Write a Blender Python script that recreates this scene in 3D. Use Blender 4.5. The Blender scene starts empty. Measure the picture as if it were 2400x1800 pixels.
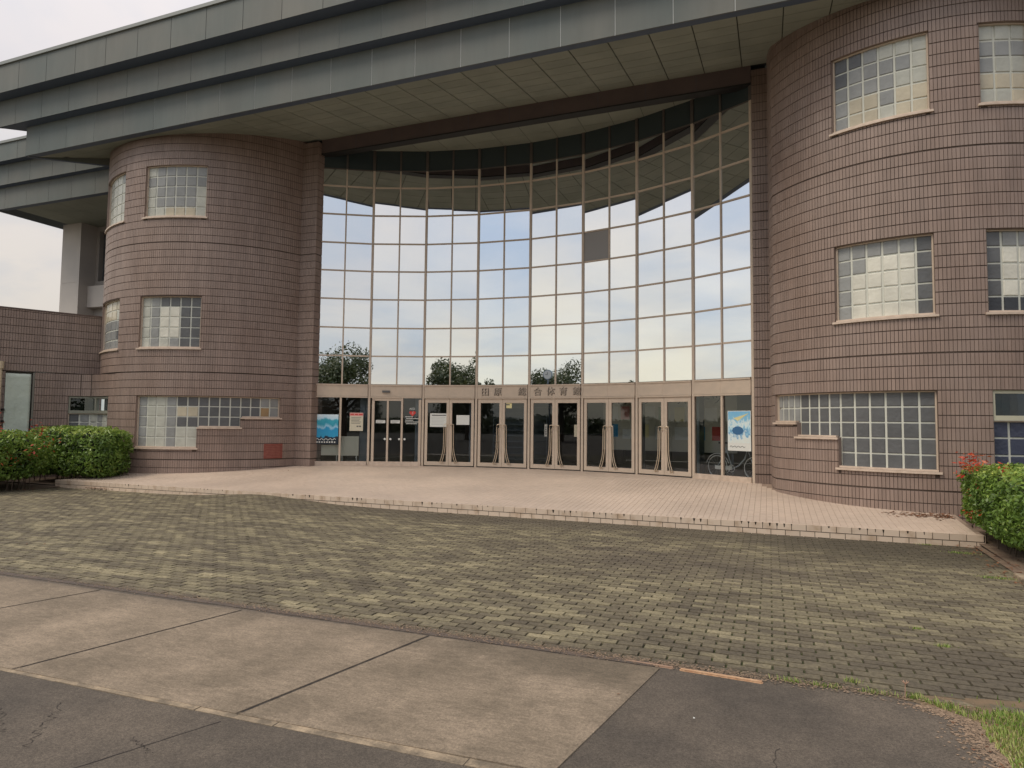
import bpy, bmesh, math, random
from mathutils import Vector, Matrix, noise
R = math.radians
rnd = random.Random(7)
S = bpy.context.scene
COL = S.collection

# ------------------------------------------------------------------ camera
psi, th, ro = R(21.25), R(3.37), R(0.612)
EYE = 1.75
fw = Vector((-math.sin(psi)*math.cos(th), math.cos(psi)*math.cos(th), math.sin(th)))
r0 = Vector((math.cos(psi), math.sin(psi), 0)); u0 = r0.cross(fw)
cr = math.cos(ro)*r0 + math.sin(ro)*u0; cu = -math.sin(ro)*r0 + math.cos(ro)*u0
cd = bpy.data.cameras.new('camera'); cam = bpy.data.objects.new('camera', cd); COL.objects.link(cam)
M = Matrix((cr, cu, -fw)).transposed().to_4x4(); M.translation = Vector((0, 0, EYE)); cam.matrix_world = M
cd.sensor_width = 36; cd.lens = 1551/2400*36; cd.clip_end = 3000; S.camera = cam

# ------------------------------------------------------------------ world: Nishita sky behind a broken layer of cloud
SUN_EL, SUN_AZ = R(54), R(226)      # azimuth measured clockwise from +Y
W = bpy.data.worlds.new("World"); S.world = W; W.use_nodes = True
nt = W.node_tree; nt.nodes.clear()
def wn(t, **k):
    n = nt.nodes.new(t)
    for a, b in k.items(): setattr(n, a, b)
    return n
sky = wn('ShaderNodeTexSky', sky_type='NISHITA', sun_disc=False, sun_elevation=SUN_EL, sun_rotation=SUN_AZ)
bgs = wn('ShaderNodeBackground'); bgs.inputs[1].default_value = 0.13
nt.links.new(sky.outputs[0], bgs.inputs[0])
tc = wn('ShaderNodeTexCoord'); sep = wn('ShaderNodeSeparateXYZ'); nt.links.new(tc.outputs['Generated'], sep.inputs[0])
mx = wn('ShaderNodeMath', operation='MAXIMUM'); mx.inputs[1].default_value = 0.0; nt.links.new(sep.outputs[2], mx.inputs[0])
ad = wn('ShaderNodeMath', operation='ADD'); ad.inputs[1].default_value = 0.22; nt.links.new(mx.outputs[0], ad.inputs[0])
dv = []
for i in (0, 1):
    d = wn('ShaderNodeMath', operation='DIVIDE'); nt.links.new(sep.outputs[i], d.inputs[0]); nt.links.new(ad.outputs[0], d.inputs[1]); dv.append(d)
cmb = wn('ShaderNodeCombineXYZ'); nt.links.new(dv[0].outputs[0], cmb.inputs[0]); nt.links.new(dv[1].outputs[0], cmb.inputs[1])
n1 = wn('ShaderNodeTexNoise'); n1.inputs['Scale'].default_value = 1.05; n1.inputs['Detail'].default_value = 7; n1.inputs['Roughness'].default_value = .55; n1.inputs['Distortion'].default_value = .3
n2 = wn('ShaderNodeTexNoise'); n2.inputs['Scale'].default_value = 0.6; n2.inputs['Detail'].default_value = 5
nt.links.new(cmb.outputs[0], n1.inputs['Vector']); nt.links.new(cmb.outputs[0], n2.inputs['Vector'])
cr1 = wn('ShaderNodeValToRGB'); nt.links.new(n1.outputs['Fac'], cr1.inputs[0])
cr1.color_ramp.elements[0].position = .33; cr1.color_ramp.elements[0].color = (.36, .42, .51, 1)
cr1.color_ramp.elements[1].position = .60; cr1.color_ramp.elements[1].color = (.575, .54, .54, 1)
# low, warm light along the horizon on the side of the sun
hor = wn('ShaderNodeMapRange'); hor.inputs[1].default_value = .04; hor.inputs[2].default_value = .40; hor.inputs[3].default_value = 1; hor.inputs[4].default_value = 0
nt.links.new(sep.outputs[2], hor.inputs[0])
hmul = wn('ShaderNodeMath', operation='MULTIPLY'); hmul.inputs[1].default_value = .8; nt.links.new(hor.outputs[0], hmul.inputs[0])
# the glow is strongest towards the sun's side
sdn = wn('ShaderNodeVectorMath', operation='DOT_PRODUCT'); sdn.inputs[1].default_value = (math.sin(SUN_AZ), math.cos(SUN_AZ), 0); nt.links.new(tc.outputs['Generated'], sdn.inputs[0])
sdr = wn('ShaderNodeMapRange'); sdr.inputs[1].default_value = -.15; sdr.inputs[2].default_value = 1; sdr.inputs[3].default_value = .12; sdr.inputs[4].default_value = 1.3; nt.links.new(sdn.outputs['Value'], sdr.inputs[0])
cl2 = wn('ShaderNodeMapRange'); cl2.inputs[1].default_value = .3; cl2.inputs[2].default_value = .62; cl2.inputs[3].default_value = .35; cl2.inputs[4].default_value = 1.05; nt.links.new(n1.outputs['Fac'], cl2.inputs[0])
hm0 = wn('ShaderNodeMath', operation='MULTIPLY'); nt.links.new(hmul.outputs[0], hm0.inputs[0]); nt.links.new(cl2.outputs[0], hm0.inputs[1]); hmul = hm0
hm2 = wn('ShaderNodeMath', operation='MULTIPLY'); nt.links.new(hmul.outputs[0], hm2.inputs[0]); nt.links.new(sdr.outputs[0], hm2.inputs[1]); hmul = hm2
mixh = wn('ShaderNodeMix', data_type='RGBA'); mixh.inputs[7].default_value = (.92, .83, .64, 1)
nt.links.new(cr1.outputs[0], mixh.inputs[6]); nt.links.new(hmul.outputs[0], mixh.inputs[0])
# overcast luminance: brighter overhead than near the horizon
zl = wn('ShaderNodeMath', operation='MULTIPLY_ADD'); zl.inputs[1].default_value = 1.15; zl.inputs[2].default_value = .80; nt.links.new(mx.outputs[0], zl.inputs[0])
bgc = wn('ShaderNodeBackground'); nt.links.new(zl.outputs[0], bgc.inputs[1]); nt.links.new(mixh.outputs[2], bgc.inputs[0])
cov = wn('ShaderNodeMapRange'); cov.inputs[1].default_value = .36; cov.inputs[2].default_value = .54; cov.inputs[3].default_value = .80; cov.inputs[4].default_value = .97
nt.links.new(n2.outputs['Fac'], cov.inputs[0])
msh = wn('ShaderNodeMixShader'); nt.links.new(cov.outputs[0], msh.inputs[0]); nt.links.new(bgs.outputs[0], msh.inputs[1]); nt.links.new(bgc.outputs[0], msh.inputs[2])
wo = wn('ShaderNodeOutputWorld'); nt.links.new(msh.outputs[0], wo.inputs[0])

sl = bpy.data.lights.new('sun', 'SUN'); sl.energy = 1.8; sl.angle = R(28); sl.color = (1, .88, .72)
so = bpy.data.objects.new('sun', sl); COL.objects.link(so)
sdir = Vector((math.sin(SUN_AZ)*math.cos(SUN_EL), math.cos(SUN_AZ)*math.cos(SUN_EL), math.sin(SUN_EL)))
so.rotation_euler = (-sdir).to_track_quat('-Z', 'Y').to_euler(); so.location = (0, -20, 30)
S.view_settings.view_transform = 'Standard'; S.view_settings.look = 'None'; S.view_settings.gamma = 1
S.view_settings.exposure = 0.22; S.view_settings.use_curve_mapping = False
S.cycles.max_bounces = 8; S.cycles.transparent_max_bounces = 12

# ------------------------------------------------------------------ materials
MATS = {}
def stain_nodes(t, geo, out, stains):
    # dirt films with a soft noisy edge, each an ellipse on the ground: (x, y, rx, ry, strength, colour)
    n = t.nodes.new('ShaderNodeTexNoise'); n.inputs['Scale'].default_value = 3.5; n.inputs['Detail'].default_value = 7; n.inputs['Roughness'].default_value = .7; t.links.new(geo.outputs['Position'], n.inputs['Vector'])
    for (x, y, rx, ry, st, c) in stains:
        mp = t.nodes.new('ShaderNodeMapping'); mp.vector_type = 'POINT'; mp.inputs['Location'].default_value = (-x/rx, -y/ry, 0); mp.inputs['Scale'].default_value = (1/rx, 1/ry, 0); t.links.new(geo.outputs['Position'], mp.inputs['Vector'])
        ln = t.nodes.new('ShaderNodeVectorMath'); ln.operation = 'LENGTH'; t.links.new(mp.outputs[0], ln.inputs[0])
        a = t.nodes.new('ShaderNodeMath'); a.operation = 'MULTIPLY_ADD'; a.inputs[1].default_value = 1.6; t.links.new(n.outputs['Fac'], a.inputs[0]); t.links.new(ln.outputs['Value'], a.inputs[2])
        mr = t.nodes.new('ShaderNodeMapRange'); mr.interpolation_type = 'SMOOTHSTEP'; mr.inputs[1].default_value = 1.1; mr.inputs[2].default_value = 2.1; mr.inputs[3].default_value = st; mr.inputs[4].default_value = 0; t.links.new(a.outputs[0], mr.inputs[0])
        mi = t.nodes.new('ShaderNodeMix'); mi.data_type = 'RGBA'; t.links.new(mr.outputs[0], mi.inputs[0]); t.links.new(out, mi.inputs[6]); mi.inputs[7].default_value = (*c, 1); out = mi.outputs[2]
    return out
def mat(name, base, rough=.7, metal=0.0, speck=None, nscale=4, col2=None, bump=0.0, bscale=60, attr=0.0, spec=None, detail=5, w=(.35, .65), stains=None):
    m = bpy.data.materials.new(name); m.use_nodes = True; t = m.node_tree; b = t.nodes['Principled BSDF']
    b.inputs['Roughness'].default_value = rough; b.inputs['Metallic'].default_value = metal
    if spec is not None: b.inputs['Specular IOR Level'].default_value = spec
    g = t.nodes.new('ShaderNodeNewGeometry')
    col = t.nodes.new('ShaderNodeRGB'); col.outputs[0].default_value = (*base, 1); out = col.outputs[0]
    if col2 is not None:
        n = t.nodes.new('ShaderNodeTexNoise'); n.inputs['Scale'].default_value = nscale; n.inputs['Detail'].default_value = detail
        t.links.new(g.outputs['Position'], n.inputs['Vector'])
        mr = t.nodes.new('ShaderNodeMapRange'); mr.inputs[1].default_value = w[0]; mr.inputs[2].default_value = w[1]; t.links.new(n.outputs['Fac'], mr.inputs[0])
        mi = t.nodes.new('ShaderNodeMix'); mi.data_type = 'RGBA'; t.links.new(mr.outputs[0], mi.inputs[0]); t.links.new(out, mi.inputs[6]); mi.inputs[7].default_value = (*col2, 1); out = mi.outputs[2]
    if attr:
        a = t.nodes.new('ShaderNodeAttribute'); a.attribute_name = 'v'
        oi = t.nodes.new('ShaderNodeObjectInfo')
        s = t.nodes.new('ShaderNodeMath'); s.operation = 'ADD'; t.links.new(a.outputs['Fac'], s.inputs[0]); t.links.new(oi.outputs['Random'], s.inputs[1])
        f = t.nodes.new('ShaderNodeMath'); f.operation = 'FRACT'; t.links.new(s.outputs[0], f.inputs[0])
        mr = t.nodes.new('ShaderNodeMapRange'); mr.inputs[3].default_value = 1-attr; mr.inputs[4].default_value = 1+attr; t.links.new(f.outputs[0], mr.inputs[0])
        hs = t.nodes.new('ShaderNodeHueSaturation'); t.links.new(mr.outputs[0], hs.inputs['Value']); t.links.new(out, hs.inputs['Color']); out = hs.outputs[0]
    if stains: out = stain_nodes(t, g, out, stains)
    if speck and not isinstance(speck, list): speck = [speck]
    for sp_ in (speck or []):
        speckv = sp_
        n = t.nodes.new('ShaderNodeTexNoise'); n.inputs['Scale'].default_value = sp_[0]; n.inputs['Detail'].default_value = 4; n.inputs['Roughness'].default_value = .7
        src = g.outputs['Position']
        if len(sp_) > 2:
            mp_ = t.nodes.new('ShaderNodeMapping'); mp_.inputs['Scale'].default_value = sp_[2]; t.links.new(src, mp_.inputs['Vector']); src = mp_.outputs[0]
        t.links.new(src, n.inputs['Vector'])
        mr = t.nodes.new('ShaderNodeMapRange'); mr.inputs[1].default_value = .32; mr.inputs[2].default_value = .68; mr.inputs[3].default_value = 1-sp_[1]; mr.inputs[4].default_value = 1+sp_[1]; t.links.new(n.outputs['Fac'], mr.inputs[0])
        hs = t.nodes.new('ShaderNodeHueSaturation'); t.links.new(mr.outputs[0], hs.inputs['Value']); t.links.new(out, hs.inputs['Color']); out = hs.outputs[0]
    t.links.new(out, b.inputs['Base Color'])
    if bump:
        n = t.nodes.new('ShaderNodeTexNoise'); n.inputs['Scale'].default_value = bscale; n.inputs['Detail'].default_value = 4; t.links.new(g.outputs['Position'], n.inputs['Vector'])
        bp = t.nodes.new('ShaderNodeBump'); bp.inputs['Strength'].default_value = bump; bp.inputs['Distance'].default_value = .35/bscale; t.links.new(n.outputs['Fac'], bp.inputs['Height']); t.links.new(bp.outputs[0], b.inputs['Normal'])
    MATS[name] = m; return m
tile_m = mat('wall_tile', (.262, .190, .156), .5, nscale=.8, col2=(.30, .228, .194), attr=.07, bump=.15, bscale=40, speck=(3.0, .10, (1, 1, .12)))
mortar_m = mat('dark_mortar', (.07, .050, .040), .9, nscale=3, col2=(.10, .073, .058))
fascia_m = mat('grey_green_metal', (.135, .158, .152), .6, 0, nscale=.35, col2=(.178, .182, .165), attr=.045, spec=.25, speck=(2.5, .06, (1, 1, .15)))
darkstrip_m = mat('dark_blue_flashing', (.085, .115, .17), .6)
mid_seam = mat('mid_seam', (.26, .28, .27), .6); seam_pale = mat('pale_seam', (.62, .64, .62), .5); mat('pale_cap', (.26, .28, .265), .5); seam_dark = mat('dark_seam', (.04, .045, .05), .7)
soffit_m = mat('soffit_board', (.245, .268, .222), .8, nscale=1.3, col2=(.29, .31, .258), attr=.05)
soffit_back = mat('soffit_gap', (.05, .055, .05), .9)
beam_m = mat('brown_beam_cladding', (.15, .11, .105), .6, nscale=2, col2=(.125, .095, .092))
alu_m = mat('beige_aluminium', (.60, .49, .385), .5, 0, nscale=5, col2=(.55, .455, .36))
alu2_m = mat('pale_beige_sill', (.66, .54, .44), .5, .1, nscale=8, col2=(.55, .44, .35))
grid_m = mat('pale_mortar_grid', (.60, .61, .54), .6)
plat_m = mat('pink_platform_tile', (.60, .485, .392), .5, nscale=.5, col2=(.49, .395, .32), attr=.035, speck=(6, .04))
platj_m = mat('platform_joint', (.36, .27, .21), .9, nscale=4, col2=(.28, .21, .16))
kerb_m = mat('kerb_tile', (.64, .52, .41), .5, nscale=5, col2=(.42, .30, .20), attr=.06, w=(.5, .8))
kerbj_m = mat('kerb_joint', (.05, .04, .03), .95)
conc_m = mat('weathered_concrete', (.27, .212, .152), .88, nscale=1.9, col2=(.175, .138, .097), bump=.35, bscale=160, detail=12, w=(.34, .64), speck=[(55, .26), (150, .22), (9, .2, (1, 2.4, 1)), (.8, .10)], stains=[(-1.3, 4.95, 1.7, .55, .75, (.10, .08, .055)), (-5.2, 4.95, 2.5, .22, .6, (.12, .095, .07)), (-2.3, 4.1, .9, .35, .35, (.12, .095, .065)), (-8.5, 4.95, 3, .2, .5, (.12, .095, .07))])
conc2_m = mat('gutter_concrete', (.36, .28, .19), .85, nscale=7, col2=(.15, .12, .085), bump=.5, bscale=60, speck=(60, .25))
asph_m = mat('worn_asphalt', (.072, .060, .048), .92, nscale=1.2, col2=(.118, .096, .074), bump=.7, bscale=240, detail=10, speck=[(75, .38), (200, .45), (7, .12)])
soil_m = mat('bare_soil', (.15, .10, .07), .95, nscale=5, col2=(.23, .17, .12), bump=1, bscale=25)
ground_m = mat('ground_earth', (.10, .085, .07), .95, nscale=.3, col2=(.13, .12, .09))
white_m = mat('white_painted_wall', (.58, .54, .50), .6, nscale=.8, col2=(.50, .47, .44))
grey_m = mat('grey_painted_wall', (.40, .37, .345), .65, nscale=.8, col2=(.36, .335, .31))
cloth_m = mat('pale_cloth', (.56, .62, .54), .8, nscale=1.5, col2=(.50, .56, .50), bump=.4, bscale=3)
inner_m = mat('interior_dark', (.30, .30, .28), .8, nscale=.6, col2=(.2, .21, .2))
innerfl_m = mat('interior_floor', (.10, .08, .06), .3)
steel_m = mat('blue_grey_steel', (.16, .20, .24), .5)
orange_m = mat('orange_clay_kerb', (.40, .23, .13), .85, nscale=14, col2=(.50, .33, .2), bump=.3, speck=(60, .2))
brass_m = mat('brushed_brass', (.66, .54, .40), .35, .35)
black_m = mat('black_plastic', (.02, .02, .02), .5)
rubber_m = mat('dark_rubber', (.025, .025, .025), .6)
chrome_m = mat('chrome', (.82, .82, .80), .35, .25)
wpaper = mat('white_paper', (.72, .74, .70), .6); wbox_m = mat('cream_metal', (.80, .78, .66), .5)
redpaper = mat('red_print', (.62, .06, .05), .6); pinkp = mat('pink_print', (.75, .35, .32), .6); greyp = mat('grey_print', (.12, .12, .12), .6)
yellowp = mat('yellow_paper', (.75, .68, .35), .6); bluep = mat('blue_print', (.03, .30, .55), .5); greenp = mat('green_print', (.12, .3, .12), .6)
plaque_m = mat('rust_red_plaque', (.21, .05, .035), .4, nscale=12, col2=(.26, .075, .055))
trunk_m = mat('bark', (.09, .065, .045), .9)
deadleaf = mat('dead_leaf', (.17, .07, .03), .8, attr=.5)
blocks = {}
for k, c in dict(d=(.13, .135, .14), g=(.30, .31, .305), p=(.50, .51, .45), c=(.55, .50, .38), w=(.72, .71, .62), o=(.36, .24, .12), x=(.045, .05, .06), n=(.06, .07, .11)).items():
    blocks[k] = mat('glass_block_'+k, c, .22, nscale=3.5, col2=tuple(v*.86 for v in c), bump=.35, bscale=14, attr=.07, spec=.4)

def leafmat(name, a, b, c):
    m = bpy.data.materials.new(name); m.use_nodes = True; t = m.node_tree; p = t.nodes['Principled BSDF']
    at = t.nodes.new('ShaderNodeAttribute'); at.attribute_name = 'v'
    rp = t.nodes.new('ShaderNodeValToRGB'); rp.color_ramp.elements[0].color = (*a, 1); rp.color_ramp.elements[1].color = (*c, 1)
    e = rp.color_ramp.elements.new(.5); e.color = (*b, 1)
    t.links.new(at.outputs['Fac'], rp.inputs[0]); t.links.new(rp.outputs[0], p.inputs['Base Color']); p.inputs['Roughness'].default_value = .42
    tr = t.nodes.new('ShaderNodeBsdfTranslucent'); t.links.new(rp.outputs[0], tr.inputs[0])
    ms = t.nodes.new('ShaderNodeMixShader'); ms.inputs[0].default_value = .25; t.links.new(p.outputs[0], ms.inputs[1]); t.links.new(tr.outputs[0], ms.inputs[2])
    t.links.new(ms.outputs[0], t.nodes['Material Output'].inputs[0]); return m
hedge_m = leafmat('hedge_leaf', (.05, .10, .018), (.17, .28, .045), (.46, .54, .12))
redleaf_m = leafmat('red_leaf', (.45, .03, .02), (.6, .10, .05), (.5, .25, .06))
tree_m = leafmat('tree_leaf', (.03, .045, .015), (.065, .085, .026), (.14, .14, .045))
grass_m = leafmat('grass_blade', (.11, .21, .03), (.25, .37, .07), (.50, .47, .20))

def glassmat(name, refl, tint, gcol, wav=0.0):
    m = bpy.data.materials.new(name); m.use_nodes = True; t = m.node_tree; t.nodes.clear()
    o = t.nodes.new('ShaderNodeOutputMaterial'); gl = t.nodes.new('ShaderNodeBsdfGlossy'); gl.inputs['Roughness'].default_value = 0.0; gl.inputs['Color'].default_value = (*gcol, 1)
    tr = t.nodes.new('ShaderNodeBsdfTransparent'); tr.inputs[0].default_value = (*tint, 1)
    fr = t.nodes.new('ShaderNodeFresnel'); fr.inputs[0].default_value = 1.5
    mr = t.nodes.new('ShaderNodeMapRange'); mr.inputs[1].default_value = 0.04; mr.inputs[2].default_value = 1; mr.inputs[3].default_value = refl; mr.inputs[4].default_value = 1
    t.links.new(fr.outputs[0], mr.inputs[0])
    ms = t.nodes.new('ShaderNodeMixShader'); t.links.new(mr.outputs[0], ms.inputs[0]); t.links.new(tr.outputs[0], ms.inputs[1]); t.links.new(gl.outputs[0], ms.inputs[2]); t.links.new(ms.outputs[0], o.inputs[0])
    if wav:
        g = t.nodes.new('ShaderNodeNewGeometry'); n = t.nodes.new('ShaderNodeTexNoise'); n.inputs['Scale'].default_value = .9; n.inputs['Detail'].default_value = 1; t.links.new(g.outputs['Position'], n.inputs['Vector'])
        bp = t.nodes.new('ShaderNodeBump'); bp.inputs['Strength'].default_value = wav; bp.inputs['Distance'].default_value = .01; t.links.new(n.outputs['Fac'], bp.inputs['Height']); t.links.new(bp.outputs[0], gl.inputs['Normal'])
    return m
mirror_m = glassmat('reflective_glass', .86, (.30, .33, .34), (.95, .99, 1.04), .07)
door_glass = glassmat('door_glass', .09, (.88, .92, .92), (.8, .85, .9))
dark_pane = mat('grey_vent_panel', (.30, .29, .285), .5)

# ------------------------------------------------------------------ mesh helpers
class MB:
    def __init__(s): s.v = []; s.f = []; s.a = []; s.m = []
    def quad(s, a, b, c, d, val=0., mi=0):
        n = len(s.v); s.v += [tuple(a), tuple(b), tuple(c), tuple(d)]; s.f.append((n, n+1, n+2, n+3)); s.a.append(val); s.m.append(mi)
    def poly(s, pts, val=0., mi=0):
        n = len(s.v); s.v += [tuple(p) for p in pts]; s.f.append(tuple(range(n, n+len(pts)))); s.a.append(val); s.m.append(mi)
    def hexa(s, p, val=0., mi=0, back=True):
        n = len(s.v); s.v += [tuple(q) for q in p]
        fs = [(0, 1, 5, 4), (1, 2, 6, 5), (2, 3, 7, 6), (3, 0, 4, 7), (4, 5, 6, 7)] + ([(3, 2, 1, 0)] if back else [])
        for f in fs: s.f.append(tuple(n+i for i in f)); s.a.append(val); s.m.append(mi)
    def box(s, x0, x1, y0, y1, z0, z1, val=0., mi=0):
        s.hexa([(x0, y0, z0), (x1, y0, z0), (x1, y1, z0), (x0, y1, z0), (x0, y0, z1), (x1, y0, z1), (x1, y1, z1), (x0, y1, z1)], val, mi)
    def obox(s, o, ax, ay, az, x0, x1, y0, y1, z0, z1, val=0., mi=0):
        P = lambda x, y, z: o + ax*x + ay*y + az*z
        s.hexa([P(x0, y0, z0), P(x1, y0, z0), P(x1, y1, z0), P(x0, y1, z0), P(x0, y0, z1), P(x1, y0, z1), P(x1, y1, z1), P(x0, y1, z1)], val, mi)
    def tube(s, pts, r, n=6, val=0., mi=0):
        pts = [Vector(p) for p in pts]; rings = []
        for i, p in enumerate(pts):
            d = (pts[min(i+1, len(pts)-1)] - pts[max(i-1, 0)]).normalized()
            a = d.cross(Vector((0, 0, 1)) if abs(d.z) < .9 else Vector((1, 0, 0))).normalized(); b = d.cross(a)
            rr = r[i] if isinstance(r, (list, tuple)) else r
            k = len(s.v); s.v += [tuple(p + (a*math.cos(t*2*math.pi/n) + b*math.sin(t*2*math.pi/n))*rr) for t in range(n)]; rings.append(k)
        for i in range(len(rings)-1):
            for t in range(n):
                s.f.append((rings[i]+t, rings[i]+(t+1) % n, rings[i+1]+(t+1) % n, rings[i+1]+t)); s.a.append(val); s.m.append(mi)
        for k in (rings[0], rings[-1]): s.f.append(tuple(k+t for t in range(n))); s.a.append(val); s.m.append(mi)
    def mesh(s, name, mats):
        me = bpy.data.meshes.new(name); me.from_pydata(s.v, [], s.f)
        if not isinstance(mats, (list, tuple)): mats = [mats]
        for m in mats: me.materials.append(m)
        if len(mats) > 1: me.polygons.foreach_set('material_index', s.m)
        if any(s.a):
            at = me.attributes.new('v', 'FLOAT', 'FACE'); at.data.foreach_set('value', s.a)
        me.update(); return me
    def build(s, name, mats, parent=None, fix=False, **k):
        me = s.mesh(name, mats)
        if fix:
            b = bmesh.new(); b.from_mesh(me); bmesh.ops.recalc_face_normals(b, faces=b.faces); b.to_mesh(me); b.free()
        return link(me, name, parent, **k)
def link(me, name, parent=None, kind=None, label=None, cat=None, group=None, loc=None, matrix=None):
    o = bpy.data.objects.new(name, me); COL.objects.link(o)
    if parent: o.parent = parent
    if loc is not None: o.location = loc
    if matrix is not None: o.matrix_basis = matrix
    if kind: o['kind'] = kind
    if label: o['label'] = label
    if cat: o['category'] = cat
    if group: o['group'] = group
    return o
def thing(name, label, cat, group=None): return link(None, name, label=label, cat=cat, group=group)
def text_mesh(s, size, ext=.004, align='CENTER'):
    c = bpy.data.curves.new('t', 'FONT'); c.body = s; c.size = size; c.extrude = ext; c.align_x = align
    o = bpy.data.objects.new('t', c); COL.objects.link(o); bpy.context.view_layer.update()
    me = bpy.data.meshes.new_from_object(o.evaluated_get(bpy.context.evaluated_depsgraph_get()))
    bpy.data.objects.remove(o); me.materials.clear(); return me

# ------------------------------------------------------------------ ground levels
YK = 12.67           # front line of the raised entrance platform
def gz(y): return 0.0 if y < 5 else -.158*min(1, (y-5)/(YK-5))
def gz2(x, y):
    z = gz(y)
    z += .14*math.exp(-((x+11.3)/1.7)**2 - ((y-YK)/.9)**2)
    return z
def pz(y): return .35 if y > 17.3 else .35-.31*(17.3-y)/(17.3-YK)

g = MB(); g.quad((-400, -400, -.42), (400, -400, -.42), (400, 400, -.42), (-400, 400, -.42)); g.build('ground', ground_m, kind='structure')
a = MB(); a.quad((-90, -26, -.005), (90, -26, -.005), (90, 5.035, -.005), (-90, 5.035, -.005)); a.quad((-90, -26, -.005), (90, -26, -.005), (90, -26, -.5), (-90, -26, -.5)); a.build('asphalt', asph_m, kind='structure')

# ---- concrete apron slabs (joints as measured, slightly skew)
slabs = link(None, 'concrete_apron', kind='structure')
J = [((-14.0, 3.05), (-13.4, 4.90)), ((-11.6, 3.07), (-11.1, 4.90)), ((-9.2, 3.09), (-8.75, 4.90)), ((-6.86, 3.11), (-6.39, 4.90)), ((-4.93, 3.14), (-4.55, 4.905)), ((-2.98, 3.19), (-2.62, 4.925)), ((-1.02, 3.27), (-.74, 4.94))]
for i in range(len(J)-1):
    (a0, a1), (b0, b1) = J[i], J[i+1]; g_ = .009; m = MB()
    bot = [(a0[0]+g_, a0[1]), (b0[0]-g_, b0[1]), (b1[0]-g_, b1[1]), (a1[0]+g_, a1[1])]
    top = [(bot[0][0]+.006, bot[0][1]+.006), (bot[1][0]-.006, bot[1][1]+.006), (bot[2][0]-.006, bot[2][1]-.006), (bot[3][0]+.006, bot[3][1]-.006)]
    m.hexa([(*p, -.06) for p in bot] + [(*p, .002) for p in top]); m.build('concrete_slab', conc_m, slabs)
gs = link(None, 'gutter_strip', kind='structure')
x = -14.0
while x < -.98:
    L = rnd.choice((.6, .6, .58, 1.2)); x1 = min(x+L, -.98)
    yy = lambda t: 3.05 + (3.27-3.05)*(t+14)/13
    w0 = .085+rnd.uniform(-.012, .012); m = MB()
    z = -.001+rnd.uniform(-.002, .001)
    m.hexa([(x+.004, yy(x)-w0-.008, -.05), (x1-.004, yy(x1)-w0-.008+rnd.uniform(-.01, .01), -.05), (x1-.004, yy(x1)-.012, -.05), (x+.004, yy(x)-.012, -.05), (x+.004, yy(x)-w0-.008, z), (x1-.004, yy(x1)-w0-.008, z), (x1-.004, yy(x1)-.012, z), (x+.004, yy(x)-.012, z)])
    m.build('gutter_block', conc2_m, gs); x = x1
# asphalt joint continuing the slab joint, thin cracks: recessed dark slots
crack_m = mat('dark_crack', (.025, .02, .018), .95)
ck = MB()
def crackline(p, q, w, jit=.01, n=24):
    p = Vector(p); q = Vector(q); d = (q-p).normalized(); nn = Vector((-d.y, d.x)); prev = None
    for i in range(n+1):
        c = p.lerp(q, i/n) + nn*rnd.uniform(-jit, jit); ww = w*rnd.uniform(.5, 1.2)
        cur = (c-nn*ww/2, c+nn*ww/2)
        if prev: ck.quad((*prev[0], -.0035), (*cur[0], -.0035), (*cur[1], -.0035), (*prev[1], -.0035))
        prev = cur
crackline((-3.0, 3.09), (-3.6, 1.6), .010, .003)
crackline((-4.1, 2.95), (-3.72, 2.45), .006, .03); crackline((-3.3, 2.75), (-3.05, 2.66), .005, .02)
crackline((-1.06, 3.2), (-1.4, 1.6), .012, .004); crackline((.02, 4.0), (-.12, 3.0), .004, .03)
crackline((-4.9, 2.9), (-4.4, 2.75), .008, .03); crackline((-4.4, 2.75), (-4.0, 2.5), .005, .03)
ck.build('asphalt_cracks', crack_m, kind='stuff')
# flush dark edging between apron and pavers
ed = MB()
n = 60
for i in range(n):
    x0 = -22+i*(21.2/n); x1 = x0+21.2/n-.004
    ed.box(x0, x1, 4.955, 5.035, -.06, .001+rnd.uniform(-.001, .002), rnd.random())
ed.build('kerb_edging', mat('dark_edging', (.115, .088, .072), .85, nscale=6, col2=(.08, .065, .055), attr=.12), kind='structure')

# ---- block paving forecourt
pav = link(None, 'forecourt_paving', kind='structure')
bed = MB()
nx, ny = 56, 24
def bedz(x, y): return gz2(x, y)-.016
for i in range(nx):
    for j in range(ny):
        x0 = -23+i*.55; x1 = x0+.55; y0 = 5.0+j*(7.72/ny); y1 = y0+7.72/ny
        bed.quad((x0, y0, bedz(x0, y0)), (x1, y0, bedz(x1, y0)), (x1, y1, bedz(x1, y1)), (x0, y1, bedz(x0, y1)))
bed.build('paving_bed', mat('mossy_joint_sand', (.05, .055, .025), .95, nscale=7, col2=(.055, .065, .02)), pav)
pv_m = bpy.data.materials.new('mossy_paver'); pv_m.use_nodes = True
t = pv_m.node_tree; b = t.nodes['Principled BSDF']; b.inputs['Roughness'].default_value = .85
geo = t.nodes.new('ShaderNodeNewGeometry'); mp = t.nodes.new('ShaderNodeMapping'); mp.inputs['Scale'].default_value = (.9, 2.6, 1); t.links.new(geo.outputs['Position'], mp.inputs['Vector'])
na = t.nodes.new('ShaderNodeTexNoise'); na.inputs['Scale'].default_value = 1.0; na.inputs['Detail'].default_value = 6; na.inputs['Roughness'].default_value = .6; t.links.new(mp.outputs[0], na.inputs['Vector'])
at = t.nodes.new('ShaderNodeAttribute'); at.attribute_name = 'v'; oi = t.nodes.new('ShaderNodeObjectInfo')
s_ = t.nodes.new('ShaderNodeMath'); s_.operation = 'ADD'; t.links.new(at.outputs['Fac'], s_.inputs[0]); t.links.new(oi.outputs['Random'], s_.inputs[1])
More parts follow.
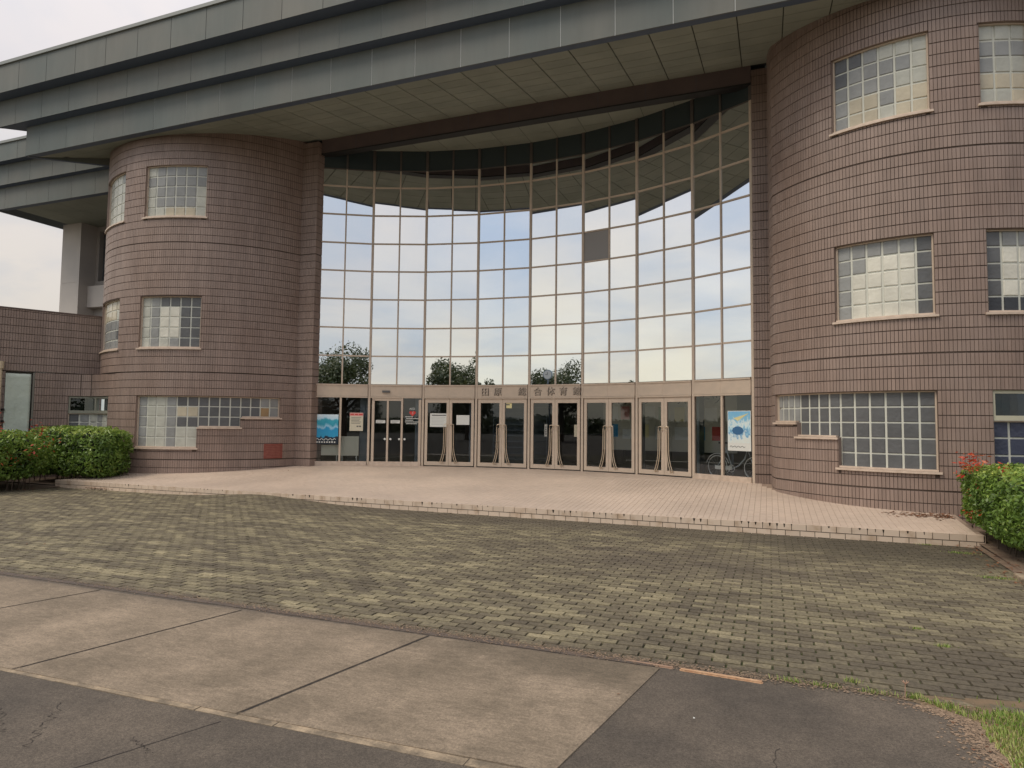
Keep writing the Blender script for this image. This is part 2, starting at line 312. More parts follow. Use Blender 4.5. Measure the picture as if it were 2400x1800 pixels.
fr = t.nodes.new('ShaderNodeMath'); fr.operation = 'FRACT'; t.links.new(s_.outputs[0], fr.inputs[0])
k1 = t.nodes.new('ShaderNodeMath'); k1.operation = 'MULTIPLY_ADD'; t.links.new(fr.outputs[0], k1.inputs[0]); k1.inputs[1].default_value = .25; nd = t.nodes.new('ShaderNodeMath'); nd.operation = 'MULTIPLY_ADD'; nd.inputs[1].default_value = .72; nd.inputs[2].default_value = .13; t.links.new(na.outputs['Fac'], nd.inputs[0]); t.links.new(nd.outputs[0], k1.inputs[2])
rp = t.nodes.new('ShaderNodeValToRGB'); t.links.new(k1.outputs[0], rp.inputs[0]); el = rp.color_ramp.elements
el[0].position = .38; el[0].color = (.085, .070, .048, 1); el[1].position = .92; el[1].color = (.37, .315, .195, 1)
e = el.new(.56); e.color = (.135, .113, .074, 1); e = el.new(.70); e.color = (.20, .172, .106, 1)
nf = t.nodes.new('ShaderNodeTexNoise'); nf.inputs['Scale'].default_value = 38; nf.inputs['Detail'].default_value = 5; t.links.new(geo.outputs['Position'], nf.inputs['Vector'])
mv = t.nodes.new('ShaderNodeMapRange'); mv.inputs[1].default_value = .3; mv.inputs[2].default_value = .7; mv.inputs[3].default_value = .70; mv.inputs[4].default_value = 1.28; t.links.new(nf.outputs['Fac'], mv.inputs[0])
film = stain_nodes(t, geo, rp.outputs[0], [(-4, 12.5, 9, 1.3, .8, (.095, .078, .055)), (1.8, 11.9, 2.2, 1.7, .85, (.075, .063, .042)), (1.7, 5.6, 2.3, .9, .8, (.085, .07, .05)), (-.7, 5.1, 1.6, .22, .8, (.08, .065, .045)), (-1.2, 9.2, 2.4, 1.3, .5, (.10, .08, .06)), (-6, 5.1, 5, .12, .5, (.10, .08, .06))])
hs = t.nodes.new('ShaderNodeHueSaturation'); t.links.new(mv.outputs[0], hs.inputs['Value']); t.links.new(film, hs.inputs['Color']); t.links.new(hs.outputs[0], b.inputs['Base Color'])
bp = t.nodes.new('ShaderNodeBump'); bp.inputs['Strength'].default_value = .5; bp.inputs['Distance'].default_value = .01; t.links.new(nf.outputs['Fac'], bp.inputs['Height']); t.links.new(bp.outputs[0], b.inputs['Normal'])

def inview(x, y, z):
    d = Vector((x, y, z-EYE)); zc = d.dot(fw)
    if zc < .3: return None
    u = 1200+1551*d.dot(cr)/zc; v = 900-1551*d.dot(cu)/zc
    return zc if 0 < u < 2400 and 0 < v < 1800 else None
PW, PH, GAP = .212, .106, .0055
unit = MB(); c_ = .006
unit.hexa([(-PW/2+GAP/2, -PH/2+GAP/2, -.05), (PW/2-GAP/2, -PH/2+GAP/2, -.05), (PW/2-GAP/2, PH/2-GAP/2, -.05), (-PW/2+GAP/2, PH/2-GAP/2, -.05),
           (-PW/2+GAP/2+c_, -PH/2+GAP/2+c_, 0), (PW/2-GAP/2-c_, -PH/2+GAP/2+c_, 0), (PW/2-GAP/2-c_, PH/2-GAP/2-c_, 0), (-PW/2+GAP/2+c_, PH/2-GAP/2-c_, 0)])
pmesh = unit.mesh('paver', pv_m)
cells = []
row = 0; y = 5.04+PH/2
while y < YK-.02:
    x = -23 + (PW/2 if row % 2 else 0)
    while x < 7.5:
        cells.append((x, y)); x += PW
    y += PH; row += 1
sc = []
for i, (x, y) in enumerate(cells):
    zc = inview(x, y, 0)
    if zc: sc.append((zc, i))
near = set(i for _, i in sorted(sc)[:300])
rest = MB()
for i, (x, y) in enumerate(cells):
    z = gz2(x, y)+rnd.uniform(-.003, .003); rz = rnd.gauss(0, .012); tx = rnd.gauss(0, .012); ty = rnd.gauss(0, .010)
    sx = (gz2(x+.05, y)-gz2(x-.05, y))/.1; sy = (gz2(x, y+.05)-gz2(x, y-.05))/.1
    mtx = Matrix.Translation((x, y, z)) @ Matrix.Rotation(rz, 4, 'Z') @ Matrix.Rotation(tx+math.atan(sy), 4, 'X') @ Matrix.Rotation(ty-math.atan(sx), 4, 'Y')
    if i in near: link(pmesh, 'paver', pav, matrix=mtx)
    else: rest.hexa([mtx @ Vector(q) for q in unit.v], rnd.random(), back=False)
rest.build('paver_field', pv_m, pav, kind='stuff')

# ---- entrance platform: sloping tiled floor with a tiled front edge
PX0, PX1 = -18.5, 3.18
plat = link(None, 'entrance_platform', kind='structure')
base = MB()
poly = [(PX0, YK+.012), (PX1-.012, YK+.012), (PX1-.012, 15.2), (-.2, 17.3), (-.2, 19.6), (-13.7, 19.6), (-13.7, 17.3), (-17.4, 14.9)]
# built as strips along Y so that the surface follows the slope
ys = [YK+.012+i*(17.3-YK-.012)/10 for i in range(11)]+[18.3, 19.6]
for j in range(len(ys)-1):
    y0, y1 = ys[j], ys[j+1]
    xl0 = PX0+.01 + (y0-YK)*.42; xl1 = PX0+.01+(y1-YK)*.42
    xr = PX1-.012
    base.hexa([(xl0, y0, -.3), (xr, y0, -.3), (xr, y1, -.3), (xl1, y1, -.3), (xl0, y0, pz(y0)-.006), (xr, y0, pz(y0)-.006), (xr, y1, pz(y1)-.006), (xl1, y1, pz(y1)-.006)])
base.build('platform_base', platj_m, plat)
T = .109; gp = .0035
tcell = []
y = YK+.012+T/2
while y < 19.5:
    x = PX0+.06+(y-YK)*.42
    x = PX0+.06 + math.ceil((x-PX0-.06)/T)*T
    while x < PX1-.06:
        d1 = math.hypot(x+17.8, y-18.35); d2 = math.hypot(x-3.2, y-17.95)
        if d1 > 4.0 and d2 > 3.5 and not (x > 3.2 and y > 14.4) and not (y > 17.4 and (x < -13.6 or x > -.2)): tcell.append((x, y))
        x += T
    y += T
u2 = MB(); h = T/2-gp/2
u2.hexa([(-h, -h, -.008), (h, -h, -.008), (h, h, -.008), (-h, h, -.008), (-h+.002, -h+.002, 0), (h-.002, -h+.002, 0), (h-.002, h-.002, 0), (-h+.002, h-.002, 0)], back=False)
tmesh = u2.mesh('floor_tile', plat_m)
sc = sorted((inview(x, y, .1) or 99, i) for i, (x, y) in enumerate(tcell))
near = set(i for _, i in sc[:300]); rest = MB()
slope = math.atan(.31/(17.3-YK))
for i, (x, y) in enumerate(tcell):
    mtx = Matrix.Translation((x, y, pz(y)+rnd.uniform(-.0008, .0008))) @ Matrix.Rotation(slope if y < 17.3 else 0, 4, 'X')
    if i in near: link(tmesh, 'floor_tile', plat, matrix=mtx)
    else: rest.hexa([mtx @ Vector(q) for q in u2.v], rnd.random(), back=False)
rest.build('floor_tile_field', plat_m, plat, kind='stuff')
kb = MB(); kb.box(PX0, PX1, YK+.004, YK+.012, -.3, .035); kb.build('kerb_backing', kerbj_m, plat)
x = PX0; TW = .2355
while x < PX1-.05:
    x1 = min(x+TW, PX1)
    m = MB(); m.box(x+.005, x1-.005, YK-.012, YK+.10, -.062, .040); m.build('kerb_tile', kerb_m, plat)
    x = x1
m = MB(); x = PX0-.1
while x < PX1:
    x1 = min(x+TW, PX1); m.box(max(x, PX0)+.005, x1-.005, YK-.006, YK+.02, -.30, -.074, rnd.random()); x = x1
m.build('kerb_tile_lower_row', kerb_m, plat, kind='stuff')
sd = MB(); sd.box(PX1, PX1+.008, YK, 15.0, -.3, .036); sd.build('kerb_side', kerb_m, plat)
# moss/soot marks in the kerb joints
ms = MB()
for i in range(58):
    x = -6.5+rnd.random()*9.3 if i < 40 else PX0+rnd.random()*12
    x = PX0+round((x-PX0)/(TW/2))*(TW/2)
    hh = rnd.uniform(.02, .06); ww = rnd.uniform(.008, .022)
    ms.poly([(x-ww, YK-.0135, .041), (x+ww, YK-.0135, .041), (x+ww*.5, YK-.0135, .041-hh), (x-ww*.3, YK-.0135, .041-hh*1.1)])
ms.build('moss_marks', mat('black_moss', (.03, .022, .015), .95), kind='stuff')

# ------------------------------------------------------------------ curved walls
class Path:
    def __init__(s, pts):
        s.p = [Vector(q) for q in pts]; s.L = [0]
        for i in range(1, len(s.p)): s.L.append(s.L[-1]+(s.p[i]-s.p[i-1]).length)
        s.n = []
        for i in range(len(s.p)):
            a = s.p[max(i-1, 0)]; b = s.p[min(i+1, len(s.p)-1)]; d = (b-a).normalized(); s.n.append(Vector((d.y, -d.x)))
    def at(s, t):
        t = max(0, min(t, s.L[-1])); i = 0
        lo, hi = 0, len(s.L)-1
        while hi-lo > 1:
            mid = (lo+hi)//2
            if s.L[mid] <= t: lo = mid
            else: hi = mid
        k = (t-s.L[lo])/max(1e-9, s.L[hi]-s.L[lo])
        return s.p[lo].lerp(s.p[hi], k), s.n[lo].lerp(s.n[hi], k).normalized()
    def P(s, t, z, off=0):
        p, n = s.at(t); q = p+n*off; return Vector((q.x, q.y, z))
def arc(c, r, d0, d1, step=1.5):
    n = max(2, int(abs(d1-d0)/step)); return [(c[0]+r*math.sin(R(d0+(d1-d0)*i/n)), c[1]-r*math.cos(R(d0+(d1-d0)*i/n))) for i in range(n+1)]

BL = thing('sports_hall', 'brown tiled sports hall entrance with two round towers, concave glass wall and deep grey eaves', 'building')
TILEW, JT = .0675, .006
tilecand = []     # (distance, matrix) for tiles that become objects
tf = MB()
tu = MB(); tu.hexa([(-TILEW/2+JT/2, 0, -.11), (TILEW/2-JT/2, 0, -.11), (TILEW/2-JT/2, 0, .11), (-TILEW/2+JT/2, 0, .11),
                    (-TILEW/2+JT/2+.002, -.012, -.108), (TILEW/2-JT/2-.002, -.012, -.108), (TILEW/2-JT/2-.002, -.012, .108), (-TILEW/2+JT/2+.002, -.012, .108)], back=False)
allt = []
def tiles(path, s0, s1, courses, holes):
    n = max(1, round((s1-s0)/TILEW)); w = (s1-s0)/n
    for (z0, z1) in courses:
        for i in range(n):
            a, b, c, d = s0+i*w, s0+(i+1)*w, z0, z1; full = True
            for (ha, hb, hc, hd) in holes:
                if b <= ha or a >= hb or d <= hc or c >= hd: continue
                full = False
                ops = [(b-ha, 0), (hb-a, 1), (d-hc, 2), (hd-c, 3)]; o = min(ops)[1]
                if o == 0: b = ha
                elif o == 1: a = hb
                elif o == 2: d = hc
                else: c = hd
            if b-a < .012 or d-c < .03: continue
            allt.append((path, a, b, c, d, full and abs(d-c-.235) < .01))
def wallback(path, s0, s1, z0, z1, holes, parent, depth=.17, name='wall', top=False):
    ss = {s0, s1}; zs = {z0, z1}
    k = int((s1-s0)/.16)+1
    for i in range(k+1): ss.add(s0+(s1-s0)*i/k)
    for h in holes:
        for q in h[:2]:
            if s0 < q < s1: ss = {t_ for t_ in ss if abs(t_-q) > .03 or t_ in (s0, s1)}; ss.add(q)
        for q in h[2:]: zs.add(min(max(q, z0), z1))
    for h in holes:
        for q in h[:2]:
            if s0 < q < s1: ss.add(q)
    ss = sorted(ss); zs = sorted(zs); m = MB()
    def hole(sm, zm): return any(h[0] < sm < h[1] and h[2] < zm < h[3] for h in holes)
    G = [[hole((ss[i]+ss[i+1])/2, (zs[j]+zs[j+1])/2) for j in range(len(zs)-1)] for i in range(len(ss)-1)]
    o = -.012
    for i in range(len(ss)-1):
        for j in range(len(zs)-1):
            a, b, c, d = ss[i], ss[i+1], zs[j], zs[j+1]
            if not G[i][j]: m.quad(path.P(a, c, o), path.P(b, c, o), path.P(b, d, o), path.P(a, d, o))
            else:
                if i > 0 and not G[i-1][j]: m.quad(path.P(a, c, 0), path.P(a, c, -depth), path.P(a, d, -depth), path.P(a, d, 0), mi=1)
                if i < len(ss)-2 and not G[i+1][j]: m.quad(path.P(b, c, 0), path.P(b, c, -depth), path.P(b, d, -depth), path.P(b, d, 0), mi=1)
                if j < len(zs)-2 and not G[i][j+1]: m.quad(path.P(a, d, 0), path.P(b, d, 0), path.P(b, d, -depth), path.P(a, d, -depth), mi=1)
                if j > 0 and not G[i][j-1]: m.quad(path.P(a, c, 0), path.P(b, c, 0), path.P(b, c, -depth), path.P(a, c, -depth), mi=1)
    if top:
        for i in range(len(ss)-1): m.quad(path.P(ss[i], z1, 0), path.P(ss[i+1], z1, 0), path.P(ss[i+1], z1, -.3), path.P(ss[i], z1, -.3), mi=1)
    return m.build(name, [mortar_m, tile_m], parent)
def courses_all(zlo, zhi):
    out = []
    def run(a, n, hgt, up=True):
        for i in range(n): out.append((a+i*hgt, a+(i+1)*hgt))
    run(.567-4*.235, 4, .235); run(.567, 11, .235)
    run(3.152, 17, 3.898/17); run(7.05, 17, .232)
    res = []
    for (a, b) in out:
        j0 = j1 = .0075
        for hj in (.567, 3.152, 7.05):
            if abs(a-hj) < .01: j0 = .016
            if abs(b-hj) < .01: j1 = .016
        a += j0; b -= j1
        if b <= zlo+.03 or a >= zhi-.03: continue
        res.append((max(a, zlo), min(b, zhi)))
    return res

def seg(m, path, s0, s1, z0, z1, o0, o1, step=.12, mi=0):
    n = max(1, int((s1-s0)/step))
    for i in range(n):
        a = s0+(s1-s0)*i/n; b = s0+(s1-s0)*(i+1)/n
        P = path.P
        m.hexa([P(a, z0, o1), P(b, z0, o1), P(b, z0, o0), P(a, z0, o0), P(a, z1, o1), P(b, z1, o1), P(b, z1, o0), P(a, z1, o0)], mi=mi)
def window(path, parts, pats, label, sills, grid=None):
    """parts: list of (s0,s1,z0,z1,rows,cols) block fields with patterns"""
    w = link(None, 'window', BL, label=label)
    m = MB()
    for (s0, s1, z0, z1, nr, nc) in parts: seg(m, path, s0+.002, s1-.002, z0+.002, z1-.002, -.115, -.15)
    m.build('mortar_grid', grid_m, w)
    for (s0, s1, z0, z1, nr, nc), pat in zip(parts, pats):
        for r_ in range(nr):
            for c in range(nc):
                a = s0+(s1-s0)*c/nc+.019; b = s0+(s1-s0)*(c+1)/nc-.019; d = z1-(z1-z0)*r_/nr-.014; e = z1-(z1-z0)*(r_+1)/nr+.014
                P = path.P; i_ = .012; q = MB()
                q.hexa([P(a, e, -.114), P(b, e, -.114), P(b, d, -.114), P(a, d, -.114), P(a+i_, e+i_, -.098), P(b-i_, e+i_, -.098), P(b-i_, d-i_, -.098), P(a+i_, d-i_, -.098)], back=False)
                q.build('glass_block', blocks[pat[r_][c]], w)
    for (s0, s1, z) in sills:
        m = MB(); seg(m, path, s0-.05, s1+.05, z-.045, z-.004, .045, -.02); seg(m, path, s0+.003, s1-.003, z-.003, z+.035, -.01, -.11); m.build('sill', alu2_m, w)
    fr_ = MB()
    for (s0, s1, z0, z1, nr, nc) in parts[:1]: seg(fr_, path, s0+.003, s0+.03, z0+.04, z1-.03, -.06, -.11, 1)
    (s0, s1, z0, z1, nr, nc) = parts[0]
    for q in parts: seg(fr_, path, q[0]+.003, q[1]-.003, q[3]-.028, q[3]-.003, -.06, -.11)
    s1 = parts[-1][1]; seg(fr_, path, s1-.03, s1-.003, parts[-1][2]+.04, parts[-1][3]-.03, -.06, -.11, 1)
    fr_.build('frame', alu_m, w)
    return w

# ---- left tower
CL, RL = (-17.8, 18.35), 4.05
upL = Path(arc(CL, RL, -100, 75)); SL = lambda deg: (deg+100)*math.pi/180*RL
lowp = [(-23.4, 8.2), (-22.2, 10.86), (-21.45, 12.5), (-21.05, 13.42), (-20.82, 13.95), (-20.6, 14.32), (-20.33, 14.58), (-20.02, 14.70), (-19.65, 14.68), (-19.25, 14.585), (-18.75, 14.45)] + arc(CL, RL, -8, 75)
loL = Path(lowp)
base_s = loL.L[len(lowp)-len(arc(CL, RL, -8, 75))]; SLo = lambda deg: base_s+(deg+8)*math.pi/180*RL
# ---- right tower
CR, RR = (3.2, 17.95), 3.55
rp_ = [(.04, 17.32), (.035, 17.0), (.055, 16.65), (.085, 16.4)] + arc(CR, RR, -60, 60)
rT = Path(rp_); base_r = rT.L[4]; SR = lambda deg: base_r+(deg+60)*math.pi/180*RR
ZT = 10.85
HU, HM = (7.83, 9.41), (3.87, 5.42)
# holes: (s0,s1,z0,z1)
hL_up = [(SL(3.4), SL(31.0), *HU), (SL(3.2), SL(30.6), *HM), (SL(-36), SL(-9.6), *HU), (SL(-36), SL(-9.9), *HM)]
hL_lo = [(SLo(3.45), SLo(30.6), .915, 2.445), (SLo(30.6), SLo(47.5), 1.53, 2.445), (SLo(47.5), SLo(63.9), 1.83, 2.445)]
def s_near(path, x, y):
    return min((math.hypot(path.p[i].lerp(path.p[i+1], k/20).x-x, path.p[i].lerp(path.p[i+1], k/20).y-y), path.L[i]+(path.L[i+1]-path.L[i])*k/20) for i in range(len(path.p)-1) for k in range(20))[1]
sa, sb = s_near(loL, -20.55, 14.36), s_near(loL, -19.03, 14.53)
sc0, sc1 = s_near(loL, -21.27, 12.92), s_near(loL, -20.97, 13.58)
hL_al = (sa, sb, 1.35, 2.445); h_cloth = (sc0, sc1, .0, 3.14)
hL_lo += [hL_al, h_cloth]
wallback(upL, 0, upL.L[-1], 3.152, ZT, hL_up, BL, name='tower_wall'); wallback(loL, 0, loL.L[-1], -.3, 3.152, hL_lo, BL, name='tower_wall')
tiles(upL, SL(-75), SL(75), courses_all(3.152, ZT), hL_up); tiles(loL, 0, loL.L[-1], courses_all(-.1, 3.152), hL_lo)
hR = [(SR(-32.5), SR(-4.1), *HU), (SR(-32.5), SR(-4.1), 3.88, 5.44), (SR(9.3), SR(24), *HU), (SR(9.6), SR(24.3), 3.88, 5.44),
      (SR(-60.4), SR(-48.1), 1.83, 2.445), (SR(-48.1), SR(-32.3), 1.53, 2.445), (SR(-32.3), SR(-4.3), .925, 2.445), (SR(10), SR(25), .925, 2.445)]
wallback(rT, 0, rT.L[-1], -.3, ZT, hR, BL, name='tower_wall'); tiles(rT, 0, SR(45), courses_all(-.1, ZT), hR)
# tower tops (hidden behind the eaves) and ledge of the lower wall
m = MB(); n_ = 40
m.poly([upL.P(upL.L[-1]*i/n_, ZT) for i in range(n_+1)]); m.poly([rT.P(rT.L[-1]*i/n_, ZT) for i in range(n_+1)])
m.poly([loL.P(loL.L[-1]*i/80, 3.15) for i in range(81)] + [Vector((-14, 19, 3.15)), Vector((-23.4, 19, 3.15))]); m.build('tower_top', mortar_m, BL)
# upper wing wall
wg = Path([(-23.3, 8.55), (-20.14, 15.35)]); wallback(wg, 0, wg.L[-1], 3.152, 5.06, [], BL, name='wing_wall', top=True)
cw = [(a, min(b, 5.03)) for a, b in courses_all(3.152, 5.03)]; tiles(wg, 0, wg.L[-1], cw, [])
m = MB(); seg(m, wg, 0, wg.L[-1], 5.035, 5.075, .012, -.3, 1); m.build('wall_coping', mat('brown_coping', (.13, .09, .075), .6), BL)
# pilasters and their tiles
def pilaster(x0, x1, y0, y1):
    m = MB(); m.box(x0+.012, x1-.012, y0+.012, y1, -.3, 10.7); m.build('pilaster', mortar_m, BL)
    p = Path([(x0, y0), (x1, y0)]); tiles(p, .004, x1-x0-.004, courses_all(.1, 10.7), [])
    return p
pilaster(-14.25, -13.37, 17.05, 19.0); pilaster(-.335, .06, 17.25, 19.0)
pe = Path([(-.335, 18.3), (-.335, 17.25)]); tiles(pe, 0, 1.05, courses_all(.1, 10.7), [])
pe = Path([(-13.37, 17.05), (-13.37, 17.6)]); tiles(pe, .004, .55, courses_all(.1, 10.7), [])
rw = Path([(5.9, 15.6), (14.0, 15.6)]); wallback(rw, 0, rw.L[-1], -.3, ZT, [], BL, name='side_wall'); tiles(rw, .3, rw.L[-1], courses_all(-.1, ZT), [])
# distribute tiles: nearest in view become objects
tmesh = tu.mesh('tile', tile_m)
cand = []
for i, (path, a, b, c, d, full) in enumerate(allt):
    if full and path is rT:
        p = path.P((a+b)/2, (c+d)/2); zc = inview(*p)
        if zc: cand.append((zc, i))
near = set(i for _, i in sorted(cand)[:300])
for i, (path, a, b, c, d, full) in enumerate(allt):
    P = path.P; o = rnd.uniform(-.0015, .0015)
    if i in near:
        p, nn = path.at((a+b)/2); mt = Matrix.Translation((p.x-nn.x*.012, p.y-nn.y*.012, (c+d)/2)) @ Matrix.Rotation(math.atan2(nn.x, -nn.y), 4, 'Z')
        link(tmesh, 'tile', BL, matrix=mt)
    else:
        a += JT/2; b -= JT/2
        tl = rnd.uniform(-.0012, .0012)
        tf.hexa([P(a, c, -.012), P(b, c, -.012), P(b, d, -.012), P(a, d, -.012), P(a+.002, c+.002, o+tl), P(b-.002, c+.002, o-tl), P(b-.002, d-.002, o-tl), P(a+.002, d-.002, o+tl)], rnd.random(), back=False)
tf.build('tile_field', tile_m, BL, kind='stuff')

# ---- glass block windows
gg = lambda *r_: list(r_)
window(upL, [(SL(3.4), SL(31.0), *HU, 5, 6)], [gg('pggggg', 'gggggg', 'pggggp', 'pggggp', 'ppcccp')], 'upper glass block window of the left tower, facing the forecourt', [(SL(3.4), SL(31.0), 7.83)])
window(upL, [(SL(-36), SL(-9.6), *HU, 5, 5)], [gg('ppppg', 'ppppp', 'ppppp', 'ppppp', 'ppppp')], 'upper glass block window at the left edge of the left tower', [(SL(-36), SL(-9.6), 7.83)])
window(upL, [(SL(3.2), SL(30.6), *HM, 5, 6)], [gg('pgdddd', 'pgwwdd', 'pgwwdd', 'pgwwdd', 'pgpgdd')], 'middle glass block window of the left tower with a white blind showing', [(SL(3.2), SL(30.6), 3.87)])
window(upL, [(SL(-36), SL(-9.9), *HM, 5, 5)], [gg('ccccc', 'ccccp', 'ggggg', 'ggggd', 'ggggg')], 'middle glass block window at the left edge of the left tower', [(SL(-36), SL(-9.9), 3.87)])
window(loL, [(SLo(3.45), SLo(30.6), .915, 2.445, 5, 6), (SLo(30.6), SLo(47.5), 1.53, 2.445, 3, 4), (SLo(47.5), SLo(63.9), 1.83, 2.445, 2, 4)],
       [gg('gppgdd', 'gppgcc', 'gppgdd', 'gppgpp', 'gppgpp'), gg('dddd', 'dddd', 'dddd'), gg('ddgg', 'ddog')], 'stepped glass block window at the foot of the left tower', [(SLo(3.45), SLo(30.6), .915), (SLo(30.6)+.05, SLo(47.5), 1.53), (SLo(47.5)+.05, SLo(63.9), 1.83)])
window(rT, [(SR(-32.5), SR(-4.1), *HU, 5, 6)], [gg('ddgppp', 'dggggp', 'ggggpp', 'gccgcc', 'gccpcc')], 'upper glass block window of the right tower', [(SR(-32.5), SR(-4.1), 7.83)])
window(rT, [(SR(9.3), SR(24), *HU, 5, 3)], [gg('ppp', 'ggg', 'gpp', 'ccc', 'ppc')], 'upper glass block window cut by the right edge of the view', [(SR(9.3), SR(24), 7.83)])
window(rT, [(SR(-32.5), SR(-4.1), 3.88, 5.44, 5, 6)], [gg('gggggd', 'ggwwwd', 'gwwwwd', 'gwwwwd', 'gwwwwd')], 'middle glass block window of the right tower with a white blind showing', [(SR(-32.5), SR(-4.1), 3.88)])
window(rT, [(SR(9.6), SR(24.3), 3.88, 5.44, 5, 3)], [gg('dgg', 'dww', 'dww', 'dww', 'xxx')], 'middle glass block window cut by the right edge of the view', [(SR(9.6), SR(24.3), 3.88)])
window(rT, [(SR(-60.4), SR(-48.1), 1.83, 2.445, 2, 4), (SR(-48.1), SR(-32.3), 1.53, 2.445, 3, 4), (SR(-32.3), SR(-4.3), .925, 2.445, 5, 6)],
       [gg('gggg', 'gggg'), gg('dddd', 'dddd', 'dddd'), gg('dddddd', 'dddddd', 'dddddd', 'dddddd', 'dddddd')], 'stepped dark glass block window at the foot of the right tower', [(SR(-60.4), SR(-48.1)-.05, 1.83), (SR(-48.1), SR(-32.3)-.05, 1.53), (SR(-32.3), SR(-4.3), .925)])
# aluminium window over blocks: right edge and left wing
def alu_window(path, s0, s1, z0, zm, z1, ncol, nrow, pat, fm, label, mull):
    w = window(path, [(s0, s1, z0, zm-.04, nrow, ncol)], [pat], label, [(s0, s1, z0)])
    m = MB(); seg(m, path, s0+.003, s1-.003, z1-.06, z1-.003, -.03, -.12); seg(m, path, s0+.003, s1-.003, zm-.04, zm+.05, -.02, -.12)
    seg(m, path, s0+.003, s0+.05, zm+.05, z1-.06, -.03, -.12, 1); seg(m, path, s1-.05, s1-.003, zm+.05, z1-.06, -.03, -.12, 1)
    if mull: seg(m, path, (s0+s1)/2-.03, (s0+s1)/2+.03, zm+.05, z1-.06, -.03, -.12, 1)
    m.build('sash_frame', fm, w)
    m = MB(); seg(m, path, s0+.05, s1-.05, zm+.05, z1-.06, -.085, -.09); m.build('window_pane', glassmat('sash_glass', .05, (.6, .65, .62), (.8, .85, .9)), w)
    m = MB(); seg(m, path, s0+.01, s1-.01, zm, z1-.01, -.3, -.32); m.build('curtain', mat('curtain_green', (.10, .11, .095), .9, nscale=9, col2=(.16, .165, .14)), w)
alu_window(rT, SR(10), SR(25), .925, 1.93, 2.445, 3, 3, gg('nnn', 'nnn', 'nnn'), mat('pale_cream_frame', (.52, .50, .38), .5), 'sliding sash window above dark glass blocks at the right edge', False)
alu_window(loL, sa, sb, 1.35, 1.95, 2.445, 6, 2, gg('dgpgpg', 'dgpgpg'), mat('grey_green_frame', (.25, .25, .20), .5), 'two pane sash window above glass blocks behind the left hedge', True)

# ---- eaves
def front_panels(x0, x1, y, z0, z1, w, off, seam, par):
    b_ = MB(); b_.box(x0+.02, x1, y+.008, y+.06, z0+.004, z1-.004); b_.build('fascia_backing', seam, par)
    k = math.floor((x0-off)/w); x = off+k*w
    while x < x1:
        a_, c = max(x, x0), min(x+w, x1)
        if c-a_ > .1:
            m = MB(); m.hexa([(a_+.008, y+.03, z0), (c-.008, y+.03, z0), (c-.008, y+.03, z1), (a_+.008, y+.03, z1), (a_+.008, y, z0+.004), (c-.008, y, z0+.004), (c-.008, y, z1-.004), (a_+.008, y, z1-.004)])
            m.build('fascia_panel', fascia_m, par)
        x += w
def canopy(x0, x1, Y1, Y2, Y3, zb, z1, z2, z3, chamf, parent, w1, off, name, yback, E2=1.0, E3=2.4):
    cp = link(None, name, parent)
    front_panels(x0, x1, Y1, zb, z1, w1, off, seam_pale, cp)
    front_panels(x0-E2, x1, Y2, z1+.004, z2, w1, off+.45, mid_seam, cp)
    front_panels(x0-E3, x1, Y3, z2+.004, z3, w1*1.03, off+.2, seam_dark, cp)
    m = MB(); cx_, cy_ = chamf
    D = (yback-Y1)
    # undersides of the steps
    m.hexa([(x0, Y1, z1-.02), (x1, Y1, z1-.02), (x1, Y1+.3, z1-.02), (x0, Y1+.3, z1-.02)] + [(x0-E2, Y2+.03, z1), (x1, Y2+.03, z1), (x1, Y1+.3, z1), (x0, Y1+.3, z1)])
    m.quad((x0-E2, Y2+.005, z1+.002), (x1, Y2+.005, z1+.002), (x1, Y1+.2, z1+.002), (x0-.2, Y1+.2, z1+.002))
    m.quad((x0-E3, Y3+.005, z2+.002), (x1, Y3+.005, z2+.002), (x1, Y2+.2, z2+.002), (x0-E2-.1, Y2+.2, z2+.002))
    m.quad((x0+.02, Y1+.005, zb+.002), (x1, Y1+.005, zb+.002), (x1, Y1+.21, zb+.002), (x0+.35, Y1+.21, zb+.002))
    # returns along the side edge
    for (xx, yy, za, zc, k) in ((x0, Y1, zb, z1, 0), (x0-E2, Y2, z1, z2, 0), (x0-E3, Y3, z2, z3, 0)):
        m.quad((xx, yy, za), (xx+cx_*D, yy+cy_*D, za), (xx+cx_*D, yy+cy_*D, zc), (xx, yy, zc), mi=1)
    # side lip below the soffit edge
    a_ = Vector((x0, Y1, 0)); d_ = Vector((cx_, cy_, 0)); nn = Vector((cy_, -cx_, 0)); 
    m.obox(a_, d_, nn, Vector((0, 0, 1)), 0, D, -.14, -.02, zb-.002, zb+.25)
    # body and top
    cap_ = MB(); cap_.box(x0-E3-.05, x1, Y3-.05, Y3+.06, z3, z3+.10); cap_.build('roof_edge_cap', MATS['pale_cap'], cp)
    m.quad((x0-E3, Y3, z3+.09), (x1, Y3, z3+.09), (x1, yback+8, z3+1.3), (x0-E3+cx_*D, yback+8, z3+1.3), mi=1)
    m.build('flashing', [darkstrip_m, fascia_m], cp)
    return cp
EY = 13.89
cp = canopy(-22.5, 14.0, EY, 13.61, 13.24, 10.266, 11.24, 12.12, 13.03, (.78, .626), BL, 1.252, -10.575, 'canopy', 22.0)
